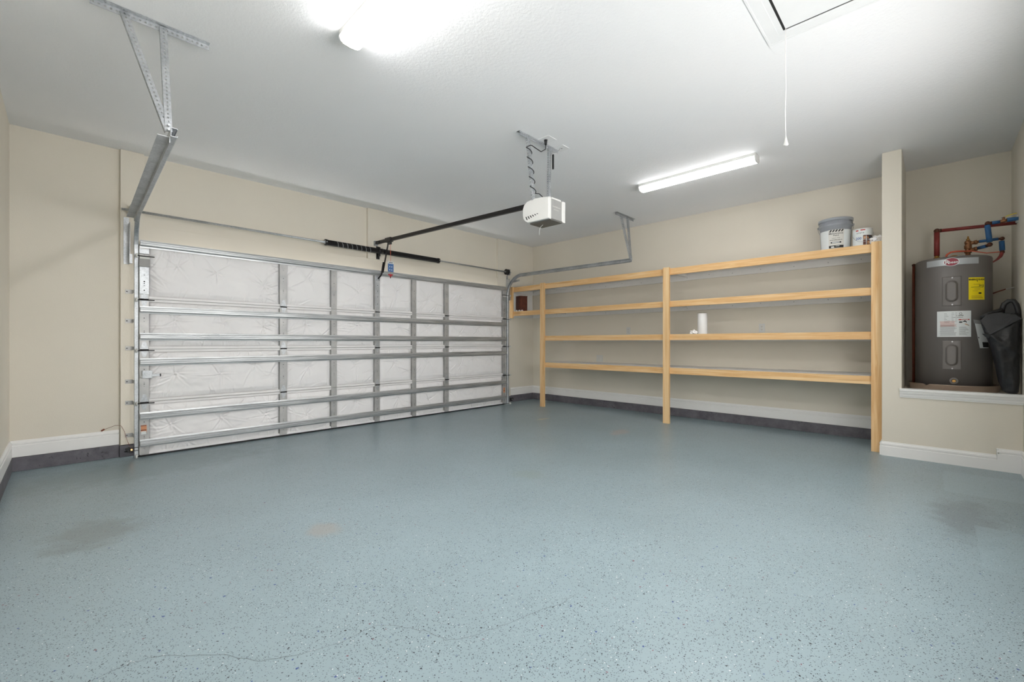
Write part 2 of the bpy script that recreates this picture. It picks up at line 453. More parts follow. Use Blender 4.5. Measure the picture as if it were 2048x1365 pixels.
def curb(name, runs, label):
    b = MB()
    for r in runs: b.box(*r, bev=.004)
    struct(b.obj(name, 'curb'), label, 'curb')
curb('trim_1', [(XW, .375, YN-.02, YN, 0, .122), (.375, .515, YN-.05, YN, 0, .112)], 'dark grey concrete curb left of the garage door')
curb('trim_2', [(XW, XW+.018, YS, YN-.02, 0, .122)], 'dark grey concrete curb at the foot of the left side wall')
curb('trim_3', [(XE-.018, XE, .40, YN-.02, 0, .122)], 'dark grey concrete curb under the shelves')
curb('trim_4', [(5.80, XE-.018, YN-.02, YN, 0, .122)], 'dark grey concrete curb right of the garage door')
# flat painted boards around the opening
def board(name, a, label): struct(MB().box(*a, bev=.002).obj(name, 'wall'), label, 'trim board')
board('trim_5', (.381, .56, YN-.045, YN+.0, .12, H-.002), 'beige painted board left of the garage door')
board('trim_6', (5.515, 5.844, YN-.04, YN, .12, H-.002), 'beige painted board right of the garage door')
board('trim_7', (.56, 5.515, YN-.035, YN, 2.06, 2.31), 'beige painted header board over the garage door')
board('trim_8', (2.975, 3.288, YN-.042, YN, 2.312, H-.002), 'beige painted spring mounting board above the door centre')
b = MB()
for a in ((WX0-.06, WX0+.03, WZ0-.06, WZ1+.06), (WX1-.03, WX1+.06, WZ0-.06, WZ1+.06), (WX0, WX1, WZ0-.06, WZ0+.03), (WX0, WX1, WZ1-.03, WZ1+.06), (2.37, 2.43, WZ0, WZ1)):
    b.box(a[0], a[1], YS-T, YS+.015, a[2], a[3], bev=.003)
struct(b.obj('added_fill_window_1', 'trim'), 'white frame of an unseen wide window beside the camera, added for fill light', 'window')
# alcove sill moulding
b = MB()
prof = [(0, .59), (.012, .59), (.014, .602), (.018, .606), (.020, .622), (.027, .634), (.030, .645), (.030, .652), (.040, .655), (.040, .672), (.036, .678), (-.06, .678), (-.06, .66), (0, .66)]
A = [b.bm.verts.new((UC-o, .25, z)) for o, z in prof]; B_ = [b.bm.verts.new((UC-o, YS, z)) for o, z in prof]
for k in range(len(prof)): b.face([A[k], A[(k+1) % len(prof)], B_[(k+1) % len(prof)], B_[k]])
b.face(A[::-1]); b.face(B_)
struct(b.obj('trim_9', 'trim'), 'white moulded sill under the water heater alcove', 'sill')

# ------------------------------------------------------------------ CEILING LIGHTS
def ceiling_light(x, y0, y1, label, lm):
    t = thing('ceiling_light', label, 'ceiling light', (x, (y0+y1)/2, H), 'wraparound ceiling lights')
    b = MB(); b.box(x-.066, x+.066, y0+.012, y1-.012, H-.030, H-.0005); b.obj('housing', 'white', t)
    b = MB(); prof = [(-.063, -.029), (-.068, -.038), (-.062, -.060), (-.042, -.075), (0, -.080), (.042, -.075), (.062, -.060), (.068, -.038), (.063, -.029)]
    path = [(x, y0+.012, H), (x, y1-.012, H)]
    b.sweep(path, prof, [(0, 0, 1)]*2, closed=True, caps=False); b.obj('diffuser', lm, t)
    for ya, yb in ((y0, y0+.012), (y1-.012, y1)):
        b = MB(); pr = [(a*1.03, c-.0015 if c < -.03 else c) for a, c in prof]; pr = [(-.068, -.001)]+pr+[(.068, -.001)]
        b.sweep([(x, ya, H), (x, yb, H)], pr, [(0, 0, 1)]*2); b.obj('end_cap', 'white', t)
    return t
ceiling_light(1.228, 1.33, 2.595, 'bright white wraparound ceiling light nearer the left, cut by the top edge', 'lamp_a')
ceiling_light(4.875, 1.285, 2.56, 'bright white wraparound ceiling light nearer the wooden shelves', 'lamp_b')

# ------------------------------------------------------------------ ATTIC HATCH + CORD
ax1, ay1, ax0, ay0 = 3.045, .662, 1.70, .03
t = thing('attic_hatch', 'flush attic hatch panel in the ceiling with dark gap and flat trim', 'hatch', (ax1, ay1, H))
boxobj('panel', 'hatch', t, ax0+.012, ax1-.012, ay0+.012, ay1-.014, H-.0045, H-.001)
b = MB(); b.box(ax0, ax1, ay0, ay1, H-.0015, H-.0005); b.obj('shadow_gap', 'hole', t)
b = MB()
for d0, d1, z in ((0, .012, .004), (.012, .030, .003), (.030, .088, .004), (.088, .10, .006)):
    for (x0, x1, y0, y1) in ((ax0-d1, ax1+d1, ay1+d0, ay1+d1), (ax0-d1, ax1+d1, ay0-d1, ay0-d0), (ax1+d0, ax1+d1, ay0-d0, ay1+d0), (ax0-d1, ax0-d0, ay0-d0, ay1+d0)):
        b.box(x0, x1, y0, y1, H-z, H-.0005)
b.obj('frame_trim', 'hatch', t)
t = thing('pull_cord', 'long thin white pull cord hanging from the attic hatch', 'cord', (3.035, .648, H-.012))
pts = [(3.035+.003*math.sin(i*.9), .648+.0015*math.sin(i*.6), H-.004-i*(H-.004-2.372)/16) for i in range(17)]
MB().tube(pts, .0022, 6).obj('cord', 'cloth', t)
MB().lathe((3.037, .647, 2.318), [(0, 0), (.013, .001), (.014, .006), (.010, .018), (.007, .035), (.004, .052), (0, .056)], 16).obj('bell_handle', 'white', t)

# ------------------------------------------------------------------ GARAGE DOOR
t = thing('sectional_garage_door', 'closed sectional garage door backed with quilted white insulation and steel struts', 'garage door', (3.04, 5.62, 0))
SZ = [(.022, .542), (.542, 1.06), (1.06, 1.556), (1.556, 2.095)]
ST = [(.508, .582), (1.780, 1.858), (2.393, 2.465), (2.999, 3.075), (3.602, 3.672), (4.199, 4.279), (5.492, 5.566)]
YB, YF = 5.66, 5.60      # steel skin back / inner plane
SY = 5.572               # stile front
STRUT_Z = [.138, .404, .934, 1.183, 1.447, 2.094]
def insulation(x0, x1, z0, z1, seed, parent, crumple):
    rnd = random.Random(seed); W = x1-x0; Hh = z1-z0
    nx = max(8, int(W/.0068)); nz = max(8, int(Hh/.0068))
    n_t = 1 if W < .7 else 3
    tufts = [(x0+W*((k+.5)/n_t)+rnd.uniform(-.06, .06), z0+Hh*rnd.uniform(.38, .68), rnd.randint(5, 9), rnd.uniform(0, 6), rnd.uniform(.5, 1.1)) for k in range(n_t)]
    folds = []
    for k in range(int(5+W*8*crumple)):
        side = rnd.random()
        if side < .35: px, pz, an = (x0, rnd.uniform(z0, z1), rnd.uniform(-.9, .9))
        elif side < .7: px, pz, an = (x1, rnd.uniform(z0, z1), PI+rnd.uniform(-.9, .9))
        elif side < .85: px, pz, an = (rnd.uniform(x0, x1), z0, rnd.uniform(.4, 2.7))
        else: px, pz, an = (rnd.uniform(x0, x1), z1, -rnd.uniform(.4, 2.7))
        folds.append((px, pz, math.cos(an), math.sin(an), rnd.uniform(.08, .30), rnd.uniform(.006, .013), rnd.uniform(.004, .009), rnd.uniform(-1.5, 1.5)))
    for tx, tz, k, ph, am in tufts:
        for q in range(k):
            an = ph+2*PI*q/k+rnd.uniform(-.35, .35); folds.append((tx, tz, math.cos(an), math.sin(an), rnd.uniform(.10, .34), rnd.uniform(.005, .010), rnd.uniform(.004, .008), rnd.uniform(-1.2, 1.2)))
    for q in range(int(W*14*crumple)):
        top = rnd.random() < .5; folds.append((rnd.uniform(x0, x1), z1 if top else z0, math.cos(rnd.uniform(1.0, 2.1)), (-1 if top else 1), rnd.uniform(.04, .14), rnd.uniform(.005, .010), rnd.uniform(.004, .007), rnd.uniform(-3, 3)))
    # seam folds right across between the tufts, like a crease in the vinyl
    b = MB(); g = []
    for i in range(nx+1):
        row = []
        for j in range(nz+1):
            fx, fz = i/nx, j/nz; x = x0+fx*W; z = z0+fz*Hh
            ex = min(x-x0, x1-x); ez = min(z-z0, z1-z)
            e = min(1, ex/.05)**.5 * min(1, ez/.05)**.5
            d = .005+.027*e
            for tx, tz, k, ph, am in tufts:
                dx, dz = x-tx, z-tz; r = math.hypot(dx, dz)+1e-6
                d -= .016*am*math.exp(-(r/.045)**2)
                th = math.atan2(dz, dx)
                d += am*.0012*math.sin(k*th+ph+1.5*noise.noise(Vector((x*3, z*3, seed))))*math.exp(-r/.16)*min(1, r/.02)*e
            for px, pz, cx, cz, L, A, wd, cv in folds:
                sx_, sz_ = x-px, z-pz; u = sx_*cx+sz_*cz; v_ = -sx_*cz+sz_*cx - cv*u*u
                if -.01 < u < L and abs(v_) < wd*4: d += A*(math.exp(-(v_/wd)**2)-1.15*math.exp(-((v_-wd*1.8)/wd)**2))*(1-u/L)*min(1, (u+.01)/.02)*max(e, .3)
            d += .010*noise.noise(Vector((x*5, z*7, seed*1.3)))*e
            d += .0022*crumple*noise.noise(Vector((x*16+seed, z*22, seed*2.1)))*e
            near = min(abs(z-q) for q in STRUT_Z)
            d = min(d, .032 if near < .042 else .032+(near-.042)*.6)
            row.append(b.bm.verts.new((x, YF-max(d, .0)+.006, z)))
        g.append(row)
    for i in range(nx):
        for j in range(nz): b.face([g[i][j], g[i+1][j], g[i+1][j+1], g[i][j+1]])
    o = b.obj('insulation_panel', 'insul', parent, smooth=True); return o
def strut(z, parent, x0=.512, x1=5.56, h=.068):
    b = MB(); d = .047
    # hat section, lips outwards; open seen from the front as two bright ridges with a groove
    pr = [(h/2+.004, 0), (h/2+.004, .004), (h/2-.010, .006), (h/2-.014, d-.004), (h/2-.018, d), (h/2-.028, d), (h/2-.031, d-.006), (-h/2+.031, d-.006), (-h/2+.028, d),
          (-h/2+.018, d), (-h/2+.014, d-.004), (-h/2+.010, .006), (-h/2-.004, .004), (-h/2-.004, 0)]
    side = Vector((0, 0, 1)); 
    b.sweep([(x0, SY, z), (x1, SY, z)], pr, [(0, -1, 0)]*2, side=side)
    return b.obj('strut', 'strut', parent)
struts = {0: [.138, .404], 1: [.934], 2: [1.183, 1.447], 3: [2.094]}
for si, (z0, z1) in enumerate(SZ):
    b = MB().mat('stile'); b.box(.51, 5.564, YF+.004, YB, z0, z1)
    b.mat('lip')
    if si > 0: b.box(.512, 5.562, 5.578, YF+.004, z0+.003, z0+.026)
    if si < 3: b.box(.512, 5.562, 5.578, YF+.004, z1-.026, z1-.003)
    if si > 0: b.box(.512, 5.562, 5.574, 5.579, z0+.003, z0+.009)
    if si == 0: b.box(.512, 5.562, 5.582, YF+.004, z0, z0+.022)
    if si < 3: b.box(.512, 5.562, 5.574, 5.579, z1-.009, z1-.003)
    sec = b.obj('door_section', None, t)
    for k, (a, c) in enumerate(ST):
        b = MB().mat('stile'); b.box(a, c, SY, YF+.004, z0+.004, z1-.004, bev=.0015)
        b.mat('hole'); xc = (a+c)/2
        for hz in (.12, .30, .34, .37, .55, .62, .80):
            zz = z0+(z1-z0)*hz; r = .0045 if hz in (.34, .62) else .0028
            b.cyl((xc, SY-.0005, zz), (xc, SY+.001, zz), r, seg=8)
        if k == 0 and si == 0:
            b.mat('orange_label'); b.box(a+.012, c-.018, SY-.001, SY, .24, .315); b.mat('beige_label'); b.box(a+.01, c-.02, SY-.0016, SY-.0008, .305, .312); b.box(a+.01, c-.02, SY-.0016, SY-.0008, .262, .270)
            b.mat('paper'); b.box(a+.014, c-.022, SY-.0016, SY-.0008, .225, .255)
        if k == 6 and si == 0:
            b.mat('orange_label'); b.box(a+.012, c-.018, SY-.001, SY, .22, .31); b.mat('beige_label'); b.box(a+.014, c-.02, SY-.0016, SY-.0008, .25, .26)
        b.obj('stile', None, sec)
    for k in range(6):
        x0, x1 = ST[k][1]+.003, ST[k+1][0]-.009
        insulation(x0, x1, z0+(.012 if si == 0 else .027), z1-(.027 if si < 3 else .004), si*7+k+3, sec, 1.6 if k in (0, 5) else 1.0)
    for z in struts[si]: strut(z, sec)
    # hinges on the upper edge of each lower section
    if si < 3:
        for k in (0, 1, 3, 5, 6):
            a, c = ST[k]; xc = (a+c)/2; z = z1; wd = (c-a)*.42
            b = MB().mat('galv')
            b.box(xc-wd, xc+wd, SY-.004, SY, z-.012, z+.006)
            for sg in (1, -1):
                P = [(xc-wd, SY-.0035, z+sg*.004), (xc+wd, SY-.0035, z+sg*.004), (xc+wd*.35, SY-.0035, z+sg*.075), (xc-wd*.35, SY-.0035, z+sg*.075)]
                Q = [(p[0], SY-.001, p[2]) for p in P]
                b.poly(P); 
                for i in range(4): b.poly([P[i], P[(i+1) % 4], Q[(i+1) % 4], Q[i]])
                b.cyl((xc, SY-.009, z+sg*.045), (xc, SY-.003, z+sg*.045), .008, seg=6)
                b.cyl((xc-wd*.6, SY-.008, z+sg*.018), (xc-wd*.6, SY-.003, z+sg*.018), .005, seg=6); b.cyl((xc+wd*.6, SY-.008, z+sg*.018), (xc+wd*.6, SY-.003, z+sg*.018), .005, seg=6)
            b.mat('darksteel'); b.cyl((xc-wd*1.05, SY-.010, z-.006), (xc+wd*1.05, SY-.010, z-.006), .0075, seg=10)
            b.obj('hinge', None, sec)
    # rollers with their stems at both ends
    for z in ([z1] if si < 3 else [1.985])+([.03] if si == 0 else []):
        for xa, xb, xr in ((.478, .622, .486), (5.60, 5.455, 5.66)):
            b = MB().mat('darksteel'); b.cyl((xa if xa < 1 else 5.645, SY-.018, z-.012), (xb, SY-.018, z-.012), .0048, seg=10)
            b.mat('white'); b.cyl((xr-.007, SY-.018+.06 if False else SY-.018, z-.012), (xr+.007, SY-.018, z-.012), .019, seg=16)
            b.obj('roller', None, sec)
# top brackets
    if si == 3:
        for (a, c) in (ST[0], ST[6]):
            b = MB().mat('galv'); b.box(a, c, SY-.006, SY, 1.995, 2.045); b.box(a, c, SY-.03, SY-.006, 1.996, 2.002)
            b.mat('white'); b.box(a+.004, c+.004, SY-.012, SY-.003, 1.948, 1.968)
            b.mat('grey'); b.box(a-.002, c+.006, SY-.014, SY-.001, 1.872, 1.946)
            b.mat('galv'); b.box(a, c, SY-.008, SY-.001, 1.60, 1.870, bev=.002)
            b.mat('hole')
            for zz, r in ((1.79, .004), (1.725, .007), (1.705, .005), (1.685, .004), (1.64, .006)): b.cyl(((a+c)/2, SY-.009, zz), ((a+c)/2, SY-.007, zz), r, seg=8)
            lab(b.obj('end_bracket', None, sec), 'tall galvanised bracket with grey band')
        # opener bracket
        b = MB().mat('galv'); b.box(3.005, 3.069, SY-.006, SY, 1.60, 2.055); b.box(3.018, 3.022, SY-.04, SY-.006, 1.985, 2.035); b.box(3.052, 3.056, SY-.04, SY-.006, 1.985, 2.035)
        b.mat('hole')
        for zz in (1.66, 1.76, 1.84, 1.92): b.cyl((3.037, SY-.0075, zz), (3.037, SY-.006, zz), .005, seg=8)
        b.obj('opener_bracket', None, sec)
        topsec = sec
    if si == 1:
        b = MB().mat('galv'); b.box(.528, .605, SY-.022, SY-.002, .775, .850, bev=.002); b.box(.605, .665, SY-.009, SY-.005, .790, .812)
        b.mat('white'); b.cyl((.512, SY-.01, .79), (.528, SY-.01, .79), .010, seg=12); b.mat('black'); b.box(.664, .674, SY-.012, SY-.004, .788, .815)
        b.obj('slide_latch', None, sec)
b = MB(); b.box(.51, 5.564, 5.60, 5.65, .001, .024, bev=.006); b.obj('bottom_seal', 'black', t)

# ------------------------------------------------------------------ DOOR TRACKS
def door_track(side, xv, xh, yend, zh, label):
    """side -1: left (channel opens to +x); +1: right"""
    s_ = -side
    t = thing('door_track', label, 'track', (xv, 5.66, 0), 'garage door tracks')
    YT = 5.625 if side < 0 else 5.64; R = .34
    prof = [(-.003, -.026), (.026, -.026), (.030, -.022), (.030, -.018), (.028, -.018), (.026, -.0235), (-.0005, -.0235), (-.0005, .0235), (.026, .0235), (.028, .018), (.030, .018), (.030, .022), (.026, .026), (-.003, .026)]
    pr = [(a*s_, b_) for a, b_ in prof]
    zc = zh-R
    b = MB(); b.sweep([(xv, YT, .0), (xv, YT, zc)], pr, [(0, -1, 0)]*2); b.obj('vertical_rail', 'galv', t)
    path, nr = [], []
    for k in range(13):
        a = PI/2*k/12; f = k/12; path.append((xv+(xh-xv)*f*.25, YT-R+R*math.cos(a), zc+R*math.sin(a))); nr.append((0, -math.cos(a), -math.sin(a)))
    x1 = path[-1][0]; path.append((xh, yend, zh)); nr.append((0, 0, -1))
    b = MB(); b.sweep(path, pr, nr); b.obj('curved_rail', 'galv', t)
    # reinforcing angle outside the horizontal rail
    b = MB(); y0 = YT-.16 if side < 0 else YT-R+.02
    xo0 = xv+.002*side; 
    for (a0, a1, z0, z1) in ((.006, .060, .026, .029), (.003, .006, -.03, .029)):
        P = [(x1+side*a0, y0, zh+z0), (x1+side*a1, y0, zh+z0), (x1+side*a1, y0, zh+z1), (x1+side*a0, y0, zh+z1)]
        Q = [(xh+side*a0, yend+.02, zh+z0), (xh+side*a1, yend+.02, zh+z0), (xh+side*a1, yend+.02, zh+z1), (xh+side*a0, yend+.02, zh+z1)]
        if side < 0: dz = -.055; P = [(p[0], p[1], p[2]+(dz if z1-z0 < .01 else -.03)) for p in P]; Q = [(p[0], p[1], p[2]+(dz if z1-z0 < .01 else -.03)) for p in Q]
        for i in range(4): b.poly([P[i], P[(i+1) % 4], Q[(i+1) % 4], Q[i]])
        b.poly(P[::-1]); b.poly(Q)
    b.obj('reinforcing_angle', 'galv', t)
    # flag bracket to the wall
    xw = xv+side*.035
    b = MB().mat('galv'); b.box(min(xw, xw+side*.04), max(xw, xw+side*.04), YN-.052, YN-.045, 1.90, 2.36); b.box(xw-.002, xw+.002, 5.62, YN-.045, 1.90, 2.30, bev=.0005)
    b.box(xw-.004, xw+.018*-side if -side > 0 else xw+.004, 5.615, 5.66, 1.90, 1.99) if -side > 0 else b.box(xw-.018, xw+.004, 5.615, 5.66, 1.90, 1.99)
    for zz in (1.93, 2.0, 2.1, 2.22, 2.32): b.cyl((xw+side*.022, YN-.058, zz), (xw+side*.022, YN-.05, zz), .007, seg=6)
    b.obj('flag_bracket', None, t)
    for zz in ((1.63, 1.34, 1.07, .74, .53, .21)):
        b = MB().mat('stile'); xa, xb = sorted((xw-side*.028, xw+side*.024))
        xa, xb = sorted((xv+side*.006, xv+side*.062))
        b.box(xa, xb, YN-.049, YN-.045, zz-.020, zz+.020)
        x2, x3 = sorted((xv+side*.004, xv+side*.008)); b.box(x2, x3, YT+.01, YN-.045, zz-.016, zz+.016)
        b.cyl((xv+side*.038, YN-.056, zz), (xv+side*.038, YN-.048, zz), .007, seg=6); b.mat('hole'); b.box(xv+side*.05-.006, xv+side*.05+.006, YN-.0495, YN-.0485, zz-.004, zz+.004)
        b.obj('wall_clip', None, t)
    if side > 0:
        b = MB(); L_ = Vector((0, -1, 0)); b.perf((xv+.04, YN-.05, 2.215), (0, -1, .05), (0, 0, 1), .33, .035); b.obj('angle_brace', 'galv', t)
    return t
door_track(-1, .478, .428, 3.15, 2.342, 'galvanised track along the left edge of the garage door, rising to the ceiling hanger')
door_track(1, 5.69, 5.815, 3.20, 2.338, 'galvanised track at the right edge of the garage door, curving above the shelves')

def hanger(xa, xb, y, tops, bottom, label):
    t = thing('track_hanger', label, 'bracket', ((xa+xb)/2, y, H), 'perforated steel track hangers')
    b = MB(); b.perf((xa, y, H-.003), (1, 0, 0), (0, -1, 0), xb-xa, .034); b.perf((xa, y, H-.003), (1, 0, 0), (0, 0, -1), xb-xa, .032); b.obj('ceiling_angle', 'galv', t)
    for k, (x, yy) in enumerate(tops):
        A = Vector((x, yy, H-.01)); B = Vector(bottom)+Vector((0, -.003*k, 0)); d = (B-A); L = d.length; d.normalize()
        wv = Vector((1, 0, 0)); wv = (wv-d*wv.dot(d)).normalized(); nv = d.cross(wv)
        b = MB(); b.perf(A-wv*.017, d, wv, L, .034); b.perf(A-wv*.017, d, -nv if nv.y < 0 else nv, L, .022); b.obj('brace', 'galv', t)
    b = MB(); B = Vector(bottom); b.cyl(B+Vector((0, -.012, .01)), B+Vector((0, .015, .01)), .008, seg=6)
    b.cyl(B+Vector((0, -.012, .035)), B+Vector((0, .015, .035)), .007, seg=6); b.obj('bolt', 'galv', t)
hanger(.095, .642, 3.325, [(.235, 3.318), (.412, 3.312)], (.418, 3.165, 2.345), 'perforated steel hanger on the ceiling at top left, holding the left door track')
hanger(5.586, 6.122, 3.34, [(5.755, 3.335), (5.935, 3.325)], (5.822, 3.21, 2.345), 'small perforated steel hanger on the ceiling above the shelves, holding the right door track')

# ------------------------------------------------------------------ TORSION SPRING ASSEMBLY
ZS, YSH = 2.428, 5.672
t = thing('torsion_spring_assembly', 'galvanised torsion shaft with black spring above the garage door', 'door spring', (3.1, YSH, ZS))
MB().cyl((.386, YSH, ZS), (5.80, YSH, ZS), .0125, seg=16).obj('shaft', 'galv', t)
def spring(x0, x1, name, spiral):
    b = MB().mat('darksteel'); n = int(abs(x1-x0)/.0085); seg = 20; r = .036
    rings = []
    for i in range(n*4+1):
        x = x0+(x1-x0)*i/(n*4); rr = r-.0028*(1 if i % 4 == 0 else 0); rings.append([b.bm.verts.new((x, YSH+rr*math.cos(2*PI*k/seg), ZS+rr*math.sin(2*PI*k/seg))) for k in range(seg)])
    for A, B in zip(rings, rings[1:]):
        for k in range(seg): b.face([A[k], A[(k+1) % seg], B[(k+1) % seg], B[k]])
    if spiral:
        b.mat('greyink'); L = abs(x1-x0)-.2; turns = 8; N = 160; pr = None
        for i in range(N+1):
            a = 2*PI*turns*i/N; x = x0+.1+L*i/N; p0 = Vector((x, YSH+.0372*math.cos(a), ZS+.0372*math.sin(a))); p1 = p0+Vector((.006, 0, 0))
            if pr and i % 1 == 0: b.poly([pr[0], pr[1], p1, p0])
            pr = (p0, p1)
    b.obj(name, None, t)
spring(2.375, 3.10, 'spring', True); spring(3.17, 4.13, 'spring', False)
for x in (2.352, 4.135):
    b = MB().mat('darksteel'); b.cyl((x, YSH, ZS), (x+.028, YSH, ZS), .04, seg=24); b.mat('galv')
    b.cyl((x-.004, YSH, ZS), (x+.004, YSH, ZS), .026, seg=18); b.cyl((x+.01, YSH-.04, ZS), (x+.01, YSH-.048, ZS), .006, seg=6)
    b.obj('winding_cone', None, t)
b = MB().mat('darksteel'); b.box(3.118, 3.124, YSH-.03, YN-.045, ZS-.08, ZS+.05); b.box(3.10, 3.15, YN-.05, YN-.042, ZS-.11, ZS+.07); b.cyl((3.095, YSH, ZS), (3.175, YSH, ZS), .041, seg=24)
b.cyl((3.09, YSH-.035, ZS-.07), (3.11, YSH-.035, ZS-.07), .008, seg=8); b.obj('centre_bracket', None, t)
for x, sgn in ((.452, 1), (5.70, -1)):
    b = MB().mat('galv' if x < 1 else 'black'); r = .052
    if x < 1: b.box(x-.003, x+.003, YSH-.045, YN-.045, ZS-.05, ZS+.05); b.cyl((x-.012, YSH, ZS), (x+.012, YSH, ZS), .028, seg=20)
    else:
        for i in range(5): b.cyl((x-.03+i*.011, YSH, ZS), (x-.022+i*.011, YSH, ZS), r-(.0 if i in (0, 4) else .004), seg=24)
    b.obj('bearing_plate' if x < 1 else 'cable_drum', None, t)
b = MB(); b.box(5.742, 5.746, YSH-.04, YN-.042, ZS-.06, ZS+.05); b.obj('bearing_plate', 'galv', t)

# ------------------------------------------------------------------ OPENER
t = thing('garage_door_opener', 'white garage door opener head with long black rail hanging from the ceiling', 'garage door opener', (3.07, 2.56, 2.4))
side = [(2.42, 2.215), (2.42, 2.405), (2.50, 2.418), (2.60, 2.425), (2.68, 2.415), (2.715, 2.392), (2.732, 2.355), (2.733, 2.30), (2.722, 2.262), (2.70, 2.238), (2.665, 2.220)]
def yz_extrude(b, poly, x0, x1, bev=0):
    g = bmesh.new(); A = [g.verts.new((x0, y, z)) for y, z in poly]; B = [g.verts.new((x1, y, z)) for y, z in poly]
    n = len(poly)
    for k in range(n): g.faces.new([A[k], A[(k+1) % n], B[(k+1) % n], B[k]])
    g.faces.new(A[::-1]); fB = g.faces.new(B)
    bmesh.ops.recalc_face_normals(g, faces=g.faces[:])
    if bev: bmesh.ops.bevel(g, geom=[e for e in g.edges if all(abs(v.co.x-x0) < 1e-5 for v in e.verts) or all(abs(v.co.x-x1) < 1e-5 for v in e.verts)], offset=bev, segments=3, profile=.6, affect='EDGES')
    b.add(g)
b = MB().mat('white'); yz_extrude(b, side, 2.947, 2.986, .010)
b.mat('hole')
for k in range(6):
    y = 2.690-k*.026; z = 2.262; dz_ = .016-.0018*k; b.poly([(2.9462, y-.012, z-dz_+.004*k), (2.9462, y-.024, z-dz_+.004*k), (2.9462, y-.008+.006*k*0, z+dz_+.003*k), (2.9462, y+.004, z+dz_+.003*k)])
b.obj('side_cover', None, t)
b = MB().mat('white'); yz_extrude(b, side, 3.140, 3.190, .012); b.obj('side_cover', None, t)
inner = [(y+(.008 if y < 2.43 else -.01 if y > 2.7 else 0), z+(.004 if z < 2.24 else -.006)) for y, z in side]
b = MB().mat('grey'); yz_extrude(b, inner, 2.984, 3.142)
b.mat('white'); b.box(3.0, 3.128, 2.424, 2.45, 2.398, 2.412, bev=.002)
pl = lambda u, v_: Vector((3.066+u, 2.4272, 2.330+v_))
b.mat('offwhite'); b.text('CHAMBERLAIN', .017, pl); b.text('POWER DRIVE', .011, lambda u, v_: Vector((3.062+u, 2.4272, 2.306+v_)))
b.obj('motor_body', None, t)
b = MB(); yz_extrude(b, [(2.422, 2.207), (2.422, 2.222), (2.66, 2.222), (2.66, 2.207)], 2.972, 3.145); b.obj('light_lens', 'lens', t)
b = MB(); b.tube([(3.06, 2.58, 2.208), (3.05, 2.60, 2.19), (3.045, 2.605, 2.17), (3.04, 2.607, 2.145), (3.037, 2.605, 2.115)], .0016, 6); b.obj('antenna_wire', 'white', t)
# rail
A = Vector((3.087, 2.66, 2.424)); B = Vector((3.087, 5.69, 2.540)); d = (B-A).normalized(); nn = Vector((1, 0, 0)).cross(d)
rail = MB().mat('darksteel'); rail.sweep([A, B], [(-.015, -.021), (.015, -.021), (.015, -.016), (.006, -.016), (.006, .016), (.015, .016), (.015, .021), (-.015, .021)], [nn, nn]); rail.obj('rail', None, t)
b = MB().mat('darksteel'); b.obox((3.087, 5.63, 2.536), (.022, 0, 0), d*.05, nn*.018); b.mat('galv'); b.box(3.062, 3.112, 5.69, YN-.04, 2.50, 2.57); b.cyl((3.055, 5.69, 2.535), (3.12, 5.69, 2.535), .012, seg=12)
b.obj('header_bracket', None, t)
b = MB().mat('black'); tc_ = A+(B-A)*((5.345-A.y)/(B.y-A.y)); b.obox(tc_, (.026, 0, 0), d*.075, nn*.030, bev=.006); b.obox(tc_+Vector((0, -.03, -.045)), (.014, 0, 0), (0, .025, 0), (0, 0, .022), bev=.005); b.obj('trolley', None, t)
b = MB().mat('darksteel'); b.obox(Vector((3.085, 5.43, 2.305)), (.004, 0, 0), Vector((0, .075, -.205)), Vector((0, .013, .005)), bev=.001)
b.tube([(3.078, 5.475, 2.24), (3.074, 5.495, 2.17), (3.07, 5.505, 2.09), (3.06, 5.515, 2.055), (3.045, 5.545, 2.025), (3.037, 5.56, 2.012)], [.011, .011, .011, .010, .010, .009], 8); b.obj('door_arm', None, t)

t = thing('release_cord', 'thin red release cord with blue tag and red handle below the opener rail', 'cord', (3.087, 5.306, 2.46))
MB().tube([(3.087, 5.306, 2.47), (3.088, 5.306, 2.3), (3.087, 5.306, 2.2), (3.087, 5.306, 2.02)], .0022, 6).obj('cord', 'pex_red', t)
b = MB().mat('blue_tag'); b.box(3.045, 3.130, 5.300, 5.3016, 2.085, 2.225); b.mat('paper'); b.box(3.045, 3.130, 5.2992, 5.3004, 2.195, 2.225)
for k in range(2):
    for j in range(2): b.box(3.068+k*.030, 3.078+k*.030, 5.2992, 5.3004, 2.105+j*.042, 2.120+j*.042)
b.mat('ink'); b.box(3.058, 3.118, 5.2985, 5.2995, 2.206, 2.214); b.obj('tag', None, t)
b = MB().mat('red'); b.cyl((3.055, 5.306, 2.045), (3.119, 5.306, 2.045), .010, seg=12); b.cyl((3.087, 5.306, 2.045), (3.087, 5.306, 2.015), .009, seg=12); b.mat('black'); b.cyl((3.087, 5.306, 2.015), (3.087, 5.306, 2.0), .006, seg=8); b.obj('handle', None, t)

t = thing('opener_hanger', 'perforated steel hanger holding the garage door opener below the ceiling', 'bracket', (3.1, 2.68, H))
b = MB(); b.perf((2.836, 2.665, H-.003), (3.387-2.836, .0, 0), (0, 1, 0), .555, .034); b.perf((2.836, 2.665, H-.003), (1, 0, 0), (0, 0, -1), .555, .034); b.obj('ceiling_angle', 'galv', t)
for x, x2 in ((2.938, 2.946), (3.25, 3.165)):
    A = Vector((x, 2.662, H-.006)); B = Vector((x2, 2.60, 2.415)); d = (B-A); L = d.length; d.normalize(); wv = Vector((1, 0, 0)); wv = (wv-d*wv.dot(d)).normalized(); nv = d.cross(wv)
    b = MB(); b.perf(A-wv*.002, d, wv, L, .034); b.perf(A-wv*.002, d, nv if nv.y > 0 else -nv, L, .022); b.obj('strap', 'galv', t)
t = thing('opener_power_cable', 'black power cable wound down the left opener strap from a ceiling outlet', 'cable', (3.12, 2.62, H))
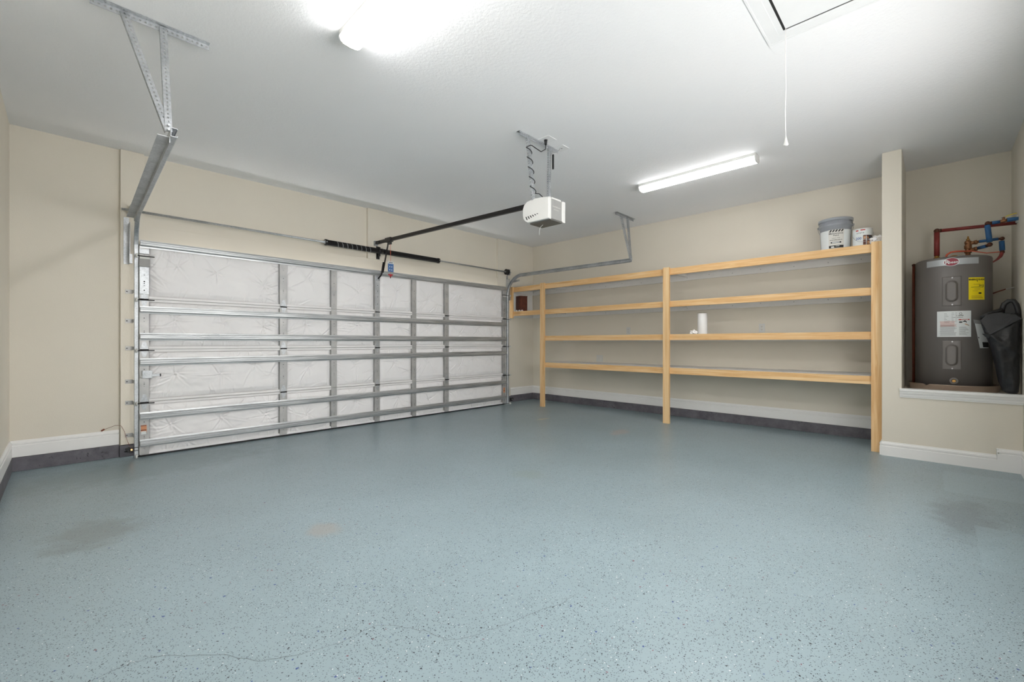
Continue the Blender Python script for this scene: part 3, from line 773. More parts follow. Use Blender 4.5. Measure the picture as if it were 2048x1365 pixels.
pts = [(3.135, 2.61, H-.02), (3.135, 2.61, H-.06), (3.12, 2.60, H-.10), (3.08, 2.62, H-.13), (3.02, 2.63, H-.115), (2.975, 2.64, H-.10), (2.945, 2.63, H-.11)]
N = 88
for i in range(N+1):
    f = i/N; z = H-.12-f*.42; a = 2*PI*4.6*f+2.6; cx = 2.955+.008*f; cy = 2.662-.05*f
    pts.append((cx+.028*math.cos(a), cy+.020*math.sin(a), z))
pts += [(3.03, 2.60, 2.49), (3.09, 2.57, 2.44), (3.11, 2.56, 2.41)]
MB().tube(pts, .0042, 6).obj('cord', 'black', t)
MB().cyl((3.135, 2.61, H-.006), (3.135, 2.61, H-.05), .016, .011, seg=12).obj('plug', 'black', t)
t = thing('opener_signal_wire', 'thin grey wire with black sleeve along the right opener strap', 'wire', (3.28, 2.64, H))
pts = [(3.35, 2.60, H-.012), (3.34, 2.62, H-.04), (3.30, 2.63, H-.065), (3.262, 2.63, H-.08)]+[(3.252-.004*k+.004*math.sin(k*1.4), 2.648-.004*k, H-.10-.032*k) for k in range(16)]
MB().tube(pts, .0022, 6).obj('wire', 'greyink', t); b = MB(); b.box(3.272, 3.284, 2.63, 2.645, H-.23, H-.09); b.obj('sleeve', 'black', t)
def ceiling_plate(x, y, sz, label):
    b = MB().mat('hatch'); b.box(x-sz, x+sz, y-sz, y+sz, H-.005, H-.0005, bev=.0015)
    b.mat('hole'); b.box(x-.007, x+.007, y-.004, y+.004, H-.0058, H-.0048)
    tag(b.obj('ceiling_outlet', None), label, 'outlet')
ceiling_plate(3.145, 2.60, .062, 'white ceiling outlet plate with the opener plug in it'); ceiling_plate(3.385, 2.615, .055, 'white ceiling plate at the right end of the opener hanger')

# ------------------------------------------------------------------ PHOTO EYES
def photo_eye(x, y, z, sgn, label):
    t = thing('photo_eye', label, 'sensor', (x, y, z), 'garage door safety sensors')
    b = MB().mat('black'); b.box(x-.016, x+.016, y-.022, y+.022, z-.028, z+.030, bev=.005); b.obj('housing', None, t)
    b = MB().mat('black'); b.obox((x-sgn*.028, y-.002, z+.01), (.014, 0, .010), (0, .016, 0), (-.005, 0, .012), bev=.002); b.cyl((x-sgn*.006, y-.018, z-.02), (x-sgn*.05, y, z-.012), .006, seg=8)
    b.box(min(x, x+sgn*.05), max(x, x+sgn*.05), y-.004, y-.001, z+.012, z+.018); b.box(min(x, x+sgn*.05), max(x, x+sgn*.05), y-.004, y-.001, z-.018, z-.012); b.obj('bracket', None, t)
    b = MB(); b.cyl((x, y-.0265, z+.002), (x, y-.021, z+.002), .006, seg=12); lab(b.obj('indicator_lamp', 'amber' if sgn > 0 else 'white', t), 'glowing amber lamp' if sgn > 0 else 'small pale lamp')
photo_eye(.452, 5.60, .085, 1, 'black door safety sensor with amber light at the foot of the left track')
photo_eye(5.765, 5.63, .072, -1, 'black door safety sensor at the foot of the right track')
b = MB(); b.tube([(.262, YN-.02, .285), (.30, YN-.02, .30), (.345, YN-.03, .318), (.385, YN-.055, .312), (.41, YN-.06, .25), (.425, YN-.06, .18), (.44, 5.66, .12), (.448, 5.62, .112)], .0016, 6); b.cyl((.245, YN-.018, .275), (.268, YN-.018, .290), .007, seg=8)
tag(b.obj('sensor_wire', 'brown_pipe'), 'thin wire arching over the left baseboard to the safety sensor', 'wire')

# ------------------------------------------------------------------ SHELVING
XF, XP = 5.860, 5.822           # front of rails / front of posts
LV = [(.775, .690), (1.240, 1.158), (1.702, 1.620), (2.155, 2.066)]     # rail top / bottom
t = thing('shelving_unit', 'long built-in shelving unit with pine posts and rails and white shelves', 'shelves', (6.19, 3.0, 0))
PY = [(4.890, 4.979), (2.738-.108, 2.738-.108+.089), (.389, .477)]
PY[1] = (2.638, 2.727)
for k, (y0, y1) in enumerate(PY): boxobj('post', 'wood_z', t, XP, XF, y0, y1, 0, 2.168, bev=.002)
for k, (zt, zb) in enumerate(LV):
    yend = 5.74 if k >= 2 else 4.975
    ys = [(.389, 2.68), (2.682, 4.93)] + ([(4.932, 5.70)] if k >= 2 else [])
    for (a, c) in ys: boxobj('rail', 'wood_y', t, XF, XF+.038, a, c, zb, zt, bev=.002)
    boxobj('shelf_board', 'melamine', t, XF+.038, XE-.001, .386, yend if k >= 2 else 4.975, zt-.014, zt+.001)
    b = MB(); b.box(XE-.039, XE-.001, .387, yend, zt-.098, zt-.0145, bev=.002)
    b.mat('hole') if False else None
    if k >= 2: b.box(XF+.04, XE-.04, YN-.040, YN-.018, zt-.098, zt-.0145, bev=.002)
    b.box(XF+.04, XE-.04, .387, .405, zt-.098, zt-.0145)
    for yy in (4.93, 2.68): b.box(XF+.038, XE-.04, yy-.019, yy+.019, zt-.05, zt-.0145)
    b.mats = ['melamine', 'greyink']; b.cur = 1
    for j in range(14):
        yy = .62+j*.345+.03*math.sin(j*5); 
        if yy < yend-.05: b.cyl((XE-.0405, yy, zt-.055+.012*math.sin(j*3)), (XE-.0385, yy, zt-.055+.012*math.sin(j*3)), .005, seg=8)
    b.obj('support_cleat', None, t)
boxobj('end_upright', 'wood_z', t, XP, XF, 5.655, 5.742, 1.580, 2.160, bev=.002)
boxobj('end_panel', 'melamine', t, XF, XE-.04, YN-.016, YN-.002, 1.60, 2.14)

# items on the shelves
def cylmap(cx, cy, R, z0, c0=0, slope=0):
    """u to the right as seen from the west, v up"""
    def f(u, v_):
        th = PI+c0+u/(R); rr = R+slope*v_+.0
        return Vector((cx+rr*math.cos(th), cy+rr*math.sin(th), z0+v_))
    return f
zt = 2.156
cx, cy = 6.10, .812
fc = math.atan2(-cy, -cx)-PI if False else math.atan2(cy, cx)        # direction towards the camera: angle PI + fc
t = thing('paint_bucket', 'large grey plastic paint bucket with black and white label on the top shelf', 'bucket', (cx, cy, zt))
MB().lathe((cx, cy, zt), [(0, 0), (.130, 0), (.134, .004), (.147, .262), (.150, .263), (.150, .270), (.158, .272), (.158, .279), (.150, .281), (.150, .300), (.158, .302), (.158, .308), (.150, .310), (.150, .330)], 64).obj('body', 'bucket', t)
MB().lathe((cx, cy, zt), [(.150, .326), (.161, .327), (.162, .352), (.160, .357), (.150, .360), (.147, .350), (0, .350)], 64).obj('lid', 'bucket', t)
sl = .013/.262
b = MB().mat('paper'); pm = lambda R, v0: cylmap(cx, cy, R, zt+v0, fc, sl)
b.patch(cylmap(cx, cy, .1352, zt, fc, sl), -.17, .17, .01, .222, 40)
mp = cylmap(cx, cy, .1362, zt, fc, sl)
b.mat('offwhite'); b.patch(cylmap(cx, cy, .1358, zt, fc, sl), -.062, .075, .012, .225, 16)
b.mat('ink')
for k in range(5):
    u0 = -.056+k*.025
    m9 = cylmap(cx, cy, .1375, zt, fc, sl); b.patch(lambda u, v_: m9(u0+u+(v_-.198)*.58, v_), 0, .014, .198, .222, 3, 2)
o_ = .004
b.text('Maintenance', .0245, lambda u, v_: mp(u+o_, v_+.174), bold=.0003); b.text('Paint', .0245, lambda u, v_: mp(u+o_, v_+.152), bold=.0003)
b.text('Latex | Flat', .016, lambda u, v_: mp(u+o_, v_+.126)); b.text('WHITE/BLANCO', .015, lambda u, v_: mp(u+o_, v_+.104), bold=.0003)
b.patch(mp, -.042, .050, .074, .090, 8); b.patch(mp, -.060, .073, .022, .050, 12)
b.mat('paper'); m2 = cylmap(cx, cy, .137, zt, fc, sl); b.patch(m2, -.030, .036, .078, .086, 6); b.patch(m2, -.040, -.012, .026, .040, 3); b.patch(m2, 0, .035, .038, .043, 3)
b.obj('label', None, t)
pts = []
for i in range(25):
    a = PI*i/24; pts.append((cx+.165*math.sin(a)*math.cos(fc+PI)*.98, 0, 0))
hd = Vector((math.cos(fc+PI), math.sin(fc+PI), 0)); sd = Vector((-hd.y, hd.x, 0))
pts = [Vector((cx, cy, zt+.285))+sd*(.164*math.cos(PI*i/24))-hd*(.164*math.sin(PI*i/24))*.9+Vector((0, 0, -.13*math.sin(PI*i/24))) for i in range(25)]
MB().tube(pts, .0022, 6).obj('wire_handle', 'galv', t)
lf = Vector((cx, cy, 0))-sd*.164
for g_ in (1, -1): MB().cyl((cx+g_*sd.x*.15, cy+g_*sd.y*.15, zt+.285), (cx+g_*sd.x*.168, cy+g_*sd.y*.168, zt+.285), .012, seg=10).obj('handle_ear', 'grey', t)

cx, cy = 6.0, .562; fc = math.atan2(cy, cx)
t = thing('paint_can', 'small white paint can with brown picture label right of the grey bucket', 'paint can', (cx, cy, zt))
MB().lathe((cx, cy, zt), [(0, 0), (.083, 0), (.085, .003), (.083, .006), (.083, .182), (.085, .186), (.085, .190), (.078, .190), (.076, .184), (0, .184)], 48).obj('can', 'white', t)
mp = cylmap(cx, cy, .0838, zt, fc); m2 = cylmap(cx, cy, .0844, zt, fc)
b = MB().mat('paper'); b.patch(mp, -.13, .13, .008, .176, 40)
b.mat('redink'); b.patch(m2, -.062, -.036, .160, .173, 5); b.patch(m2, -.018, .022, .164, .175, 5)
b.mat('greyink')
for q in range(5): b.patch(m2, -.052+q*.014, -.044+q*.014, .132+(q % 2)*.003, .146, 2)
b.mat('blueink'); b.text('200', .036, lambda u, v_: m2(u-.036, v_+.070), bold=.0006)
b.mat('yellow'); 
b.mat('box_brown'); b.patch(m2, .004, .100, .010, .112, 12)
m3 = cylmap(cx, cy, .085, zt, fc); b.mat('paper'); b.patch(m3, .028, .034, .010, .105, 2); b.patch(m3, .004, .075, .066, .070, 6); b.patch(m3, .001, .004, .01, .112, 1)
b.mat('skin'); b.patch(m3, .008, .026, .074, .100, 3); b.patch(m3, .038, .058, .076, .098, 3); b.patch(m3, .040, .070, .018, .050, 3)
b.obj('label', None, t)
pts = [Vector((cx, cy, zt+.150))+Vector((-math.sin(fc), math.cos(fc), 0))*(.089*math.cos(PI*i/20))+Vector((-math.cos(fc), -math.sin(fc), 0))*(.093*math.sin(PI*i/20))+Vector((0, 0, -.108*math.sin(PI*i/20))) for i in range(21)]
MB().tube(pts, .0016, 6).obj('wire_handle', 'galv', t)

# crumpled white paper and brush to the right
def crumple(b, c, rx, ry, rz, seed, sub=4, amp=.35):
    g = bmesh.new(); bmesh.ops.create_icosphere(g, subdivisions=sub, radius=1)
    for v in g.verts:
        p = v.co.copy(); n_ = noise.noise(p*1.7+Vector((seed, 0, 0)))*amp+abs(noise.noise(p*4+Vector((0, seed, 0))))*amp*.8
        p *= (.8+n_); p.z = max(p.z, -.55)
        v.co = Vector((c[0]+p.x*rx, c[1]+p.y*ry, c[2]+(p.z+.55)*rz))
    b.add(g)
b = MB(); crumple(b, (5.925, .445, zt+.010), .050, .062, .055, 3); tag(b.obj('crumpled_sheet', 'cloth'), 'crumpled white plastic sheet lying at the right end of the top shelf', 'sheet')
t = thing('paint_brush', 'black-handled brush resting by the paint can on the top shelf', 'brush', (5.93, .515, zt+.04))
MB().tube([(5.91, .500, zt+.100), (5.906, .485, zt+.075), (5.90, .470, zt+.055), (5.898, .462, zt+.045)], [.010, .013, .011, .014], 10).obj('handle', 'black', t)
MB().obox((5.894, .452, zt+.048), (.010, 0, 0), (0, .016, -.008), (0, .006, .012), bev=.002).obj('ferrule', 'tin', t)

cx, cy = 6.0, 2.252; z2 = 1.241
t = thing('paper_towel_roll', 'white paper towel roll standing on the second shelf', 'paper towels', (cx, cy, z2))
MB().lathe((cx, cy, z2), [(.021, 0), (.057, 0), (.060, .003), (.060, .272), (.057, .276), (.021, .276), (.021, 0)], 40).obj('roll', 'cloth', t)
MB().lathe((cx, cy, z2), [(.018, .001), (.0205, .001), (.0205, .277), (.018, .277), (.018, .001)], 24).obj('core', 'orange_label', t)
MB().lathe((cx, cy, z2), [(.0603, .001), (.0625, .02), (.0622, .277), (.060, .290), (.045, .285), (.03, .281)], 40).obj('plastic_wrap', 'offwhite', t)
for o in t.children:
    if o.name.startswith('plastic'): wrapo = o
m = NT('clear_wrap'); m.set(.15, 0, .5, (1, 1, 1, 1)); m.b.inputs['Transmission Weight'].default_value = 1; m.b.inputs['IOR'].default_value = 1.05; m.b.inputs['Alpha'].default_value = .18
M['wrap'] = m.m; wrapo.data.materials.clear(); wrapo.data.materials.append(m.m)
b = MB(); crumple(b, (5.97, 2.362, z2), .04, .052, .036, 11, 4, .5); tag(b.obj('crumpled_tissue', 'cloth'), 'crumpled white paper tissue left of the paper towel roll', 'tissue')

t = thing('cardboard_box', 'dark brown box standing on the short shelf beside the garage door', 'box', (6.04, 5.60, 1.703))
b = MB().mat('box_brown'); b.obox((6.04, 5.62, 1.703+.145), (.075, -.02, 0), (.025, .08, 0), (0, 0, .145), bev=.002); b.obj('carton', None, t)
b = MB().mat('box_brown'); b.obox((6.04, 5.62, 1.703+.292), (.078, -.021, 0), (.026, .083, 0), (0, 0, .004), bev=.001); b.mat('orange_label')
b.obj('top_flap', None, t)
b = MB(); 
for k in range(9): crumple(b, (5.93+.02*math.sin(k*2.1), 5.50+k*.026, 1.703), .020, .019, .014+.008*(k % 2), k, 2, .6)
b2 = tag(b.obj('paper_scraps', 'cloth'), 'heap of pale paper scraps in front of the brown box', 'scraps'); b2['kind'] = 'stuff'

# outlets on the east wall
def outlet(y, z, gang, label):
    w_ = .036*gang; t = thing('wall_outlet', label, 'outlet', (XE, y, z))
    MB().box(XE-.006, XE-.0002, y-w_, y+w_, z-.058, z+.058, bev=.002).obj('cover_plate', 'white', t)
    b = MB().mat('offwhite')
    if gang < 1.5:
        for s_ in (1, -1):
            b.cyl((XE-.0085, y, z+s_*.020), (XE-.005, y, z+s_*.020), .0165, seg=16)
        b.mat('ink')
        for s_ in (1, -1):
            b.box(XE-.0092, XE-.008, y-.0075, y-.005, z+s_*.020-.002, z+s_*.020+.008); b.box(XE-.0092, XE-.008, y+.005, y+.0075, z+s_*.020-.002, z+s_*.020+.008); b.cyl((XE-.0092, y, z+s_*.020-.009), (XE-.008, y, z+s_*.020-.009), .003, seg=8)
        b.obj('receptacle', None, t)
    else:
        for s_ in (1, -1):
            b.box(XE-.009, XE-.005, y+s_*.023-.016, y+s_*.023+.016, z-.033, z+.033, bev=.002)
        b.obj('rocker', None, t)
outlet(1.668, 1.320, 1, 'white duplex outlet on the wall behind the right shelf bay'); outlet(3.652, 1.320, 1, 'white duplex outlet on the wall behind the left shelf bay')
outlet(4.209, .845, 1.75, 'wide white two-gang wall plate above the lowest shelf')

# ------------------------------------------------------------------ WATER HEATER
HX, HY, HR = 6.12, -.12, .270; HZ = .675; HT = 1.945
fc = math.atan2(HY, HX)
t = thing('water_heater', 'tall grey cylindrical electric water heater standing in the alcove', 'water heater', (HX, HY, HZ))
MB().lathe((HX, HY, 0), [(0, HZ), (HR, HZ), (HR, HT-.022), (HR-.006, HT-.008), (HR-.02, HT), (0, HT+.004)], 96).obj('tank', 'tank', t)
hm = lambda R: cylmap(HX, HY, R, 0, fc)
b = MB().mat('badge_grey'); b.patch(hm(HR+.003), -.205+.015, .165+.02, 1.862, 1.918, 30)
b.mat('greyink'); b.patch(hm(HR+.0025), -.193, .188, 1.859, 1.921, 30)
def ellipse(b, f, u0, v0, ru, rv, n=36): b.face([b.bm.verts.new(f(u0+ru*math.cos(2*PI*k/n), v0+rv*math.sin(2*PI*k/n))) for k in range(n)])
def ellipse2(b, f, u0, v0, ru, rv, nu=12):
    # strips so that the disc follows the curve
    pr = None
    for i in range(nu+1):
        a = PI*i/nu; u = u0-ru*math.cos(a); h = rv*math.sin(a)
        cur = (b.bm.verts.new(f(u, v0-h)), b.bm.verts.new(f(u, v0+h)))
        if pr: b.face([pr[0], cur[0], cur[1], pr[1]])
        pr = cur
b.mat('paper'); ellipse2(b, hm(HR+.004), -.006, 1.890, .054, .040)
b.mat('badge_red'); ellipse2(b, hm(HR+.0048), -.006, 1.890, .049, .036)
f_ = hm(HR+.0056); b.mat('paper'); b.text('R', .054, lambda u, v_: f_(u-.034, v_+1.872), bold=.0008); b.text('heem', .034, lambda u, v_: f_(u+.012, v_+1.876), bold=.0006, sx=.95)
b.obj('brand_badge', None, t)
b = MB().mat('yellow'); b.patch(hm(HR+.002), .110, .240, 1.525, 1.732, 12)
f_ = hm(HR+.0032); b.mat('ink'); b.text('ENERGYGUIDE', .0195, lambda u, v_: f_(u+.175, v_+1.706), bold=.0008, sx=.98); b.text('$419', .021, lambda u, v_: f_(u+.210, v_+1.650), bold=.0003)
b.poly([f_(.170, 1.702), f_(.180, 1.702), f_(.175, 1.690)])
b.patch(f_, .128, .228, 1.639, 1.642, 8); b.patch(f_, .186, .210, 1.578, 1.592, 3)
b.poly([f_(.222, 1.652), f_(.230, 1.652), f_(.226, 1.641)])
b.mat('beige_label')
for z, a, c in ((1.667, .145, .200), (1.622, .150, .200), (1.606, .14, .18), (1.558, .13, .21), (1.548, .13, .22), (1.538, .13, .225)): b.patch(f_, a, c, z, z+.002, 8)
b.obj('energy_label', None, t)
b = MB().mat('paper'); b.patch(hm(HR+.002), -.106, .128, 1.180, 1.424, 20)
b.mat('greyink')
rnd = random.Random(3)
for k in range(7):
    b.patch(f_, -.055+.0, -.055+rnd.uniform(.012, .04), 1.400-k*.014, 1.403-k*.014, 3); b.patch(f_, -.005, -.005+rnd.uniform(.01, .022), 1.404-k*.014, 1.407-k*.014, 3); b.patch(f_, .02, .032, 1.404-k*.014, 1.407-k*.014, 2)
for k in range(16): b.patch(f_, -.090+rnd.uniform(0, .01), .030-rnd.uniform(0, .02), 1.290-.0065*k, 1.2925-.0065*k, 10)
b.mat('pinkink')
for k in range(8): b.patch(f_, -.090+rnd.uniform(0, .01), .034-rnd.uniform(0, .02), 1.325-.0065*k, 1.328-.0065*k, 10)
b.mat('greyink')
for k in range(9): b.patch(f_, .046, .112-rnd.uniform(0, .025), 1.270-.009*k, 1.273-.009*k, 6)
b.mat('redink'); b.patch(f_, .042, .116, 1.336, 1.346, 8)
b.mat('paper'); b.text('DANGER', .0115, lambda u, v_: hm(HR+.0042)(u+.084, v_+1.337), bold=.0003)
b.mat('ink'); b.text('c  LISTED', .012, lambda u, v_: f_(u+.052, v_+1.376), bold=.0005); b.patch(f_, .002, .072, 1.362, 1.365, 8)
ellipse2(b, f_, .056, 1.398, .010, .010, 8); ellipse2(b, f_, .052, 1.318, .008, .007, 6); ellipse2(b, f_, .062, 1.318, .006, .006, 6)
b.patch(f_, .070, .095, 1.320, 1.327, 3); b.patch(f_, .079, .089, 1.327, 1.333, 3); b.patch(f_, .091, .096, 1.313, 1.325, 2)
b.mat('paper'); ellipse2(b, hm(HR+.0042), .056, 1.398, .0075, .0075, 8)
b.mat('skin'); b.poly([f_(.080, 1.300), f_(.092, 1.304), f_(.116, 1.286), f_(.110, 1.284)]); b.mat('ink'); b.poly([f_(.080, 1.299), f_(.098, 1.294), f_(.116, 1.283), f_(.108, 1.292)])
b.obj('warning_label', None, t)
def access_panel(zc):
    b = MB().mat('tank'); u0, u1, hz = -.066, .066, .140; R0 = HR
    nu, nv = 26, 44; g = []
    for i in range(nu+1):
        row = []
        for j in range(nv+1):
            u = u0+(u1-u0)*i/nu; v_ = -hz+2*hz*j/nv
            e = min(u-u0, u1-u, v_+hz, hz-v_); base = min(.006, max(0, e)*3)
            # obround raised boss
            qv = max(0, abs(v_)-.060); dd = math.hypot(u, qv); boss = .022*max(0, min(1, (.040-dd)/.012))
            s2 = boss/.022 if boss else 0; boss = .022*(s2*s2*(3-2*s2))
            row.append(b.bm.verts.new(cylmap(HX, HY, R0+base+boss, 0, fc)(u-.006 if False else u, zc+v_)) if False else b.bm.verts.new(Vector((HX+(R0+base+boss)*math.cos(PI+fc+(u-.004)/R0), HY+(R0+base+boss)*math.sin(PI+fc+(u-.004)/R0), zc+v_))))
        g.append(row)
    for i in range(nu):
        for j in range(nv):
            f = b.face([g[i][j], g[i+1][j], g[i+1][j+1], g[i][j+1]]); f.smooth = True
    b.mat('tin')
    for s_ in (1, -1):
        p = Vector((HX+(HR+.006)*math.cos(PI+fc), HY+(HR+.006)*math.sin(PI+fc), zc+s_*.127)); q = p-Vector((.004, 0, 0)); b.cyl(p, q, .006, seg=10)
    b.obj('access_panel', None, t)
access_panel(1.612); access_panel(1.008)
b = MB().mat('tank'); p = Vector((HX-HR, HY-.005, .765)); b.cyl(p+Vector((.004, 0, 0)), p-Vector((.004, 0, 0)), .030, seg=24); b.mat('hole'); b.cyl(p, p-Vector((.006, 0, 0)), .016, seg=20); b.mat('brass'); b.cyl(p, p-Vector((.030, 0, 0)), .010, seg=12); b.cyl(p-Vector((.03, 0, 0)), p-Vector((.036, 0, 0)), .014, seg=6); b.obj('drain_valve', None, t)
# pouch with the manual
b = MB().mat('paper'); f_ = hm(HR+.004); 
q = [(.150, 1.335), (.255, 1.318), (.285, 1.075), (.196, 1.075)]
sh = lambda s_, k: f_(q[0][0]*(1-s_)*(1-k)+q[1][0]*s_*(1-k)+q[3][0]*(1-s_)*k+q[2][0]*s_*k, q[0][1]*(1-s_)*(1-k)+q[1][1]*s_*(1-k)+q[3][1]*(1-s_)*k+q[2][1]*s_*k)
b.patch(sh, 0, 1, .12, 1, 8, 4); b.mat('grey'); b.patch(sh, -.06, 1, -.02, .12, 8, 2); b.mat('ink'); sh2 = lambda s_, k: sh(s_, k)+Vector((-.001, 0, 0)); b.patch(sh2, .35, 1, .78, .97, 4, 1); b.patch(sh2, .05, .12, .6, .65, 1, 1)
b.obj('manual_pouch', None, t)
# top nipples
for y_ in (-.011, -.228): MB().cyl((6.13, y_, HT-.005), (6.13, y_, HT+.03), .012, seg=14).obj('top_nipple', 'tin', t)
t = thing('drain_pan', 'shallow round metal drain pan under the water heater', 'pan', (HX, HY, .66))
b = MB(); b.lathe((HX, HY, .6605), [(0, 0), (.305, 0), (.310, .004), (.316, .058), (.320, .060), (.320, .064), (.312, .064), (.306, .010), (0, .008)], 72)
# dent at the left
for v in b.bm.verts:
    a = math.atan2(v.co.y-HY, v.co.x-HX)
    if abs(a-(PI-.62)) < .05 and v.co.z > .69: v.co.x += .006; v.co.z -= .016
b.obj('pan_body', 'pan', t)
MB().lathe((HX, HY, .6605), [(0, .009), (.25, .009), (.25, .0145), (0, .0145)], 48).obj('foam_pad', 'offwhite', t)

# ------------------------------------------------------------------ PIPEWORK
def elbow(b, p, r): g = bmesh.new(); bmesh.ops.create_uvsphere(g, u_segments=14, v_segments=10, radius=r); b.add(g, Matrix.Translation(Vector(p)), True)
t = thing('hot_water_pipe', 'dark red sleeved hot water pipe running from heater top to the right wall', 'pipe', (6.13, -.01, HT+.02))
b = MB().mat('red_foam'); b.cyl((6.13, -.011, 1.998), (6.13, -.011, 2.236), .0215, seg=20); b.obj('riser', None, t)
b = MB().mat('red_foam'); b.cyl((6.13, -.03, 2.250), (6.155, YS, 2.238), .0160, seg=20); b.obj('cross_pipe', None, t)
b = MB().mat('copper'); elbow(b, (6.13, -.011, 2.252), .024); b.cyl((6.13, -.011, 2.23), (6.13, -.011, 2.25), .019); b.cyl((6.13, -.012, 2.251), (6.13, -.045, 2.250), .0175); b.obj('elbow', None, t)
b = MB().mat('brass'); b.cyl((6.13, -.011, HT+.012), (6.13, -.011, 1.985), .028, .024, seg=6); b.cyl((6.13, -.011, 1.985), (6.13, -.011, 2.005), .019, .015, seg=16); b.mat('brown_pipe'); b.cyl((6.13, -.011, 1.998), (6.13, -.011, 2.004), .0215); b.obj('union_nut', None, t)

t = thing('mixing_valve', 'bronze mixing valve with brass stem on top of the water heater', 'valve', (6.13, -.234, HT+.02))
b = MB().mat('bronze'); b.lathe((6.13, -.228, 0), [(0, 1.958), (.018, 1.958), (.024, 1.970), (.018, 1.976), (.018, 1.995), (.026, 2.0), (.027, 2.018), (.020, 2.022), (.020, 2.035), (.027, 2.040), (.027, 2.072), (.021, 2.078), (.021, 2.085), (.025, 2.088), (.025, 2.110), (.014, 2.120), (0, 2.120)], 20)
for z in (2.098, 2.034):
    b.cyl((6.13, -.24, z-.008), (6.13, -.275, z-.004), .014, .018, seg=14); b.cyl((6.13, -.272, z-.004), (6.13, -.290, z-.002), .022, seg=6); b.cyl((6.13, -.288, z-.002), (6.13, -.302, z), .012, seg=12)
b.obj('valve_body', None, t)
b = MB().mat('brass'); b.cyl((6.13, -.228, 2.118), (6.13, -.228, 2.135), .014, seg=6); b.cyl((6.13, -.228, 2.135), (6.13, -.228, 2.160), .008, .006, seg=12); b.obj('stem', None, t)
t = thing('cold_water_pipe', 'blue sleeved cold water pipes looping from the right wall to the mixing valve', 'pipe', (6.02, -.4, 2.1))
bx, vy = 6.0, -.352
def seg_pipe(pts, r, name='pipe_run'):
    b = MB().mat('blue_foam'); b.cyl(pts[0], pts[1], r, seg=20); b.obj(name, None, t)
seg_pipe(((bx+.03, YS, 2.252), (bx+.02, -.470, 2.250)), .0185); seg_pipe(((bx+.01, -.425, 2.240), (bx, -.375, 2.238)), .0150)
seg_pipe(((bx, -.348, 2.222), (bx-.0, -.362, 2.062)), .0200); seg_pipe(((6.02, -.345, 2.032), (6.11, -.300, 2.034)), .0155)
seg_pipe(((6.13, -.300, 2.098), (6.13, -.425, 2.103)), .0130); seg_pipe(((6.13, -.446, 2.080), (6.13, -.450, 1.990)), .0190)

for p, r, p1, r1 in (((bx, -.350, 2.238), .020, (bx+.003, -.38, 2.238), .014), ((bx, -.363, 2.038), .020, (6.03, -.34, 2.034), .013), ((6.13, -.449, 2.102), .018, (6.13, -.412, 2.102), .011), ((6.13, -.450, 1.975), .017, (6.13, -.449, 2.0), .015)):
    b = MB(); elbow(b, p, r); b.cyl(p, p1, r1); b.obj('elbow', 'copper', t)
b = MB().mat('bronze'); b.cyl((bx+.022, -.472, 2.250), (bx+.012, -.424, 2.241), .015, seg=12); b.cyl((bx+.017, -.45, 2.252), (bx+.017, -.45, 2.280), .009, seg=8); b.mat('tin'); b.cyl((bx+.017, -.435, 2.277), (bx+.017, -.462, 2.277), .005, seg=8)
b.mat('yellow'); b.tube([(bx+.017, -.455, 2.277), (bx+.017, -.475, 2.288), (bx+.017, -.50, 2.296), (bx+.017, -.530, 2.302)], .0035, 6); b.obj('shutoff_valve', None, t)
b = MB().mat('white'); b.cyl((bx+.05, YS, 2.252), (bx+.05, YS+.014, 2.252), .034, seg=20); b.obj('wall_flange', None, t)
t = thing('flexible_tube', 'thin coral-red tube curving across the top of the heater', 'tube', (6.08, -.2, 2.0))
MB().tube([(6.06, -.072, 1.955), (6.06, -.082, 1.992), (6.06, -.108, 2.012), (6.07, -.15, 2.016), (6.08, -.205, 2.012)], .0085, 10).obj('thick_run', 'pex_red', t)
MB().tube([(6.08, -.200, 2.012), (6.08, -.245, 2.008), (6.09, -.295, 1.994), (6.10, -.35, 1.976), (6.10, -.43, 1.976)], .0045, 8).obj('thin_run', 'pex_red', t)
MB().tube([(6.12, -.448, 1.968), (6.11, -.438, 1.935), (6.10, -.415, 1.905), (6.08, -.384, 1.880)], [.014, .013, .009, .005], 10).obj('drop_leg', 'red_foam', t)
MB().lathe((6.07, -.130, 1.948), [(0, 0), (.038, 0), (.036, .020), (.018, .032), (0, .034)], 14).obj('brass_cap', 'brass', t)
t = thing('discharge_pipe', 'brown relief pipe running down the left side of the heater', 'pipe', (6.22, .165, .68))
MB().cyl((6.20, .162, .672), (6.20, .162, 1.930), .0120, seg=14).obj('pipe', 'brown_pipe', t)
b = MB().mat('copper'); elbow(b, (6.20, .162, 1.935), .016); b.cyl((6.20, .162, 1.935), (6.20, .125, 1.936), .011, seg=12); b.obj('elbow', None, t)
t = thing('wall_stub_pipe', 'short thin copper stub between heater side and right wall', 'pipe', (6.3, -.46, 1.62))
MB().tube([(6.30, -.365, 1.602), (6.30, -.405, 1.606), (6.30, -.44, 1.622), (6.30, -.485, 1.640)], [.004, .006, .006, .005], 8).obj('pipe', 'brown_pipe', t)
MB().cyl((6.30, -.482, 1.639), (6.30, YS, 1.652), .005, seg=8).obj('sleeve', 'offwhite', t)

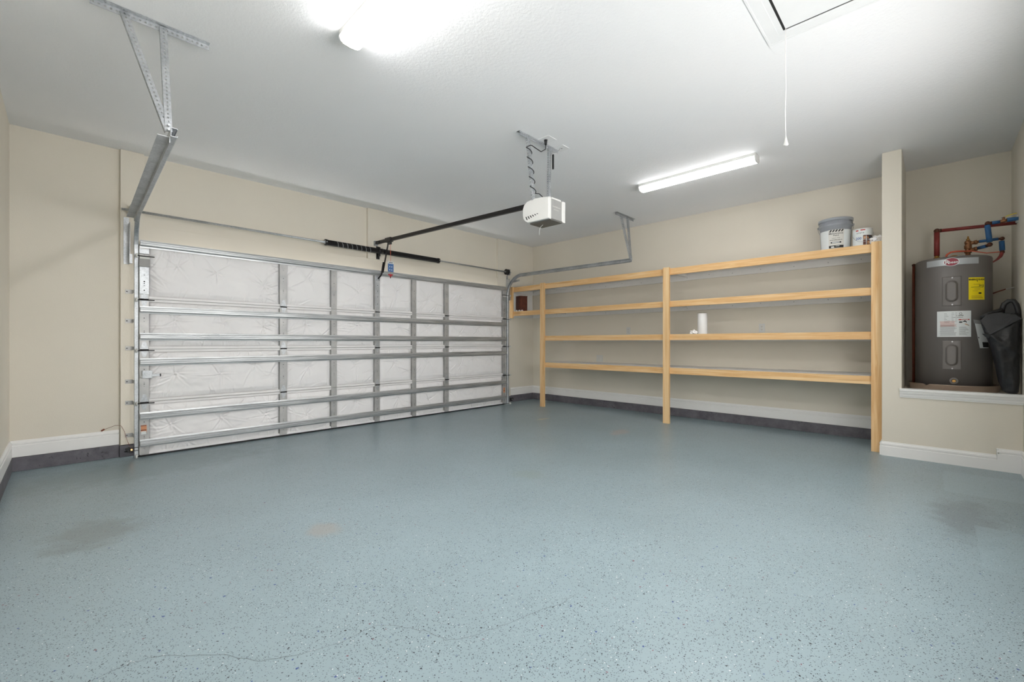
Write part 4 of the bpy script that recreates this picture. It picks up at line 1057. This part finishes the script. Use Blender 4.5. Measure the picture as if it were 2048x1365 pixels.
# ------------------------------------------------------------------ BLACK BAG
t = thing('chair_bag', 'black nylon drawstring bag leaning at the right side of the alcove', 'bag', (5.80, -.45, .68))
b = MB().mat('nylon'); secs = [(.680, -.452, -.514, .030), (.70, -.425, -.522, .045), (.78, -.402, -.527, .055), (.95, -.375, -.529, .062), (1.10, -.350, -.531, .066), (1.22, -.315, -.533, .066), (1.29, -.296, -.534, .060), (1.335, -.290, -.533, .050), (1.365, -.318, -.528, .035), (1.372, -.37, -.50, .012)]
rings = []; seg = 40; fine_ = []
for k in range(len(secs)-1):
    for j in range(8):
        f = j/8; fine_.append(tuple(secs[k][i]*(1-f)+secs[k+1][i]*f for i in range(4)))
fine_.append(secs[-1])
for (z, yl, yr, dp) in fine_:
    cy_, hw = (yl+yr)/2, (yl-yr)/2; ring = []
    for k in range(seg):
        a = 2*PI*k/seg; ca, sa = math.cos(a), math.sin(a)
        x = 5.795+dp*math.copysign(abs(ca)**.8, ca); y = cy_+hw*math.copysign(abs(sa)**.8, sa)
        x += .020*noise.noise(Vector((y*16, z*6, 3)))+.012*(abs(noise.noise(Vector((y*20+z*5, z*9, 8))))); z_ = z
        x += (.016*math.exp(-((z-(1.12+(y+.42)*1.0))/.02)**2) if ca < 0 else 0)*-1
        if z > 1.28: z_ += .012*math.sin(a*5+1)
        ring.append(b.bm.verts.new((x, max(YS+.004, y), z_)))
    rings.append(ring)
for A, B in zip(rings, rings[1:]):
    for k in range(seg): b.face([A[k], A[(k+1) % seg], B[(k+1) % seg], B[k]]).smooth = True
b.face(rings[0][::-1]); b.face(rings[-1]); b.obj('bag_body', None, t)
b = MB().mat('nylon')
def flap(pts, th=.010):
    P = [Vector(p) for p in pts]; Q = [p+Vector((th, 0, 0)) for p in P]
    b.poly(P); b.poly(Q[::-1])
    for i in range(len(P)): b.poly([P[i], P[(i+1) % len(P)], Q[(i+1) % len(P)], Q[i]])
flap([(5.742, -.292, 1.325), (5.738, -.305, 1.290), (5.725, -.35, 1.200), (5.730, -.30, 1.205), (5.735, -.335, 1.16), (5.722, -.42, 1.25), (5.735, -.532, 1.335), (5.74, -.50, 1.365), (5.745, -.40, 1.392), (5.745, -.33, 1.378)])
b.obj('top_flap', None, t)
b = MB().mat('black')
b.tube([(5.84, -.42, 1.34), (5.84, -.428, 1.42), (5.84, -.440, 1.47), (5.84, -.465, 1.495), (5.84, -.495, 1.495), (5.84, -.512, 1.46), (5.84, -.522, 1.40), (5.84, -.526, 1.34)], .019, 10); b.box(5.835, 5.848, -.515, -.430, 1.33, 1.485, bev=.004)
b.tube([(5.80, -.30, 1.352), (5.81, -.34, 1.388), (5.82, -.39, 1.405), (5.83, -.43, 1.42)], .017, 10)
b.obj('carry_strap', None, t)
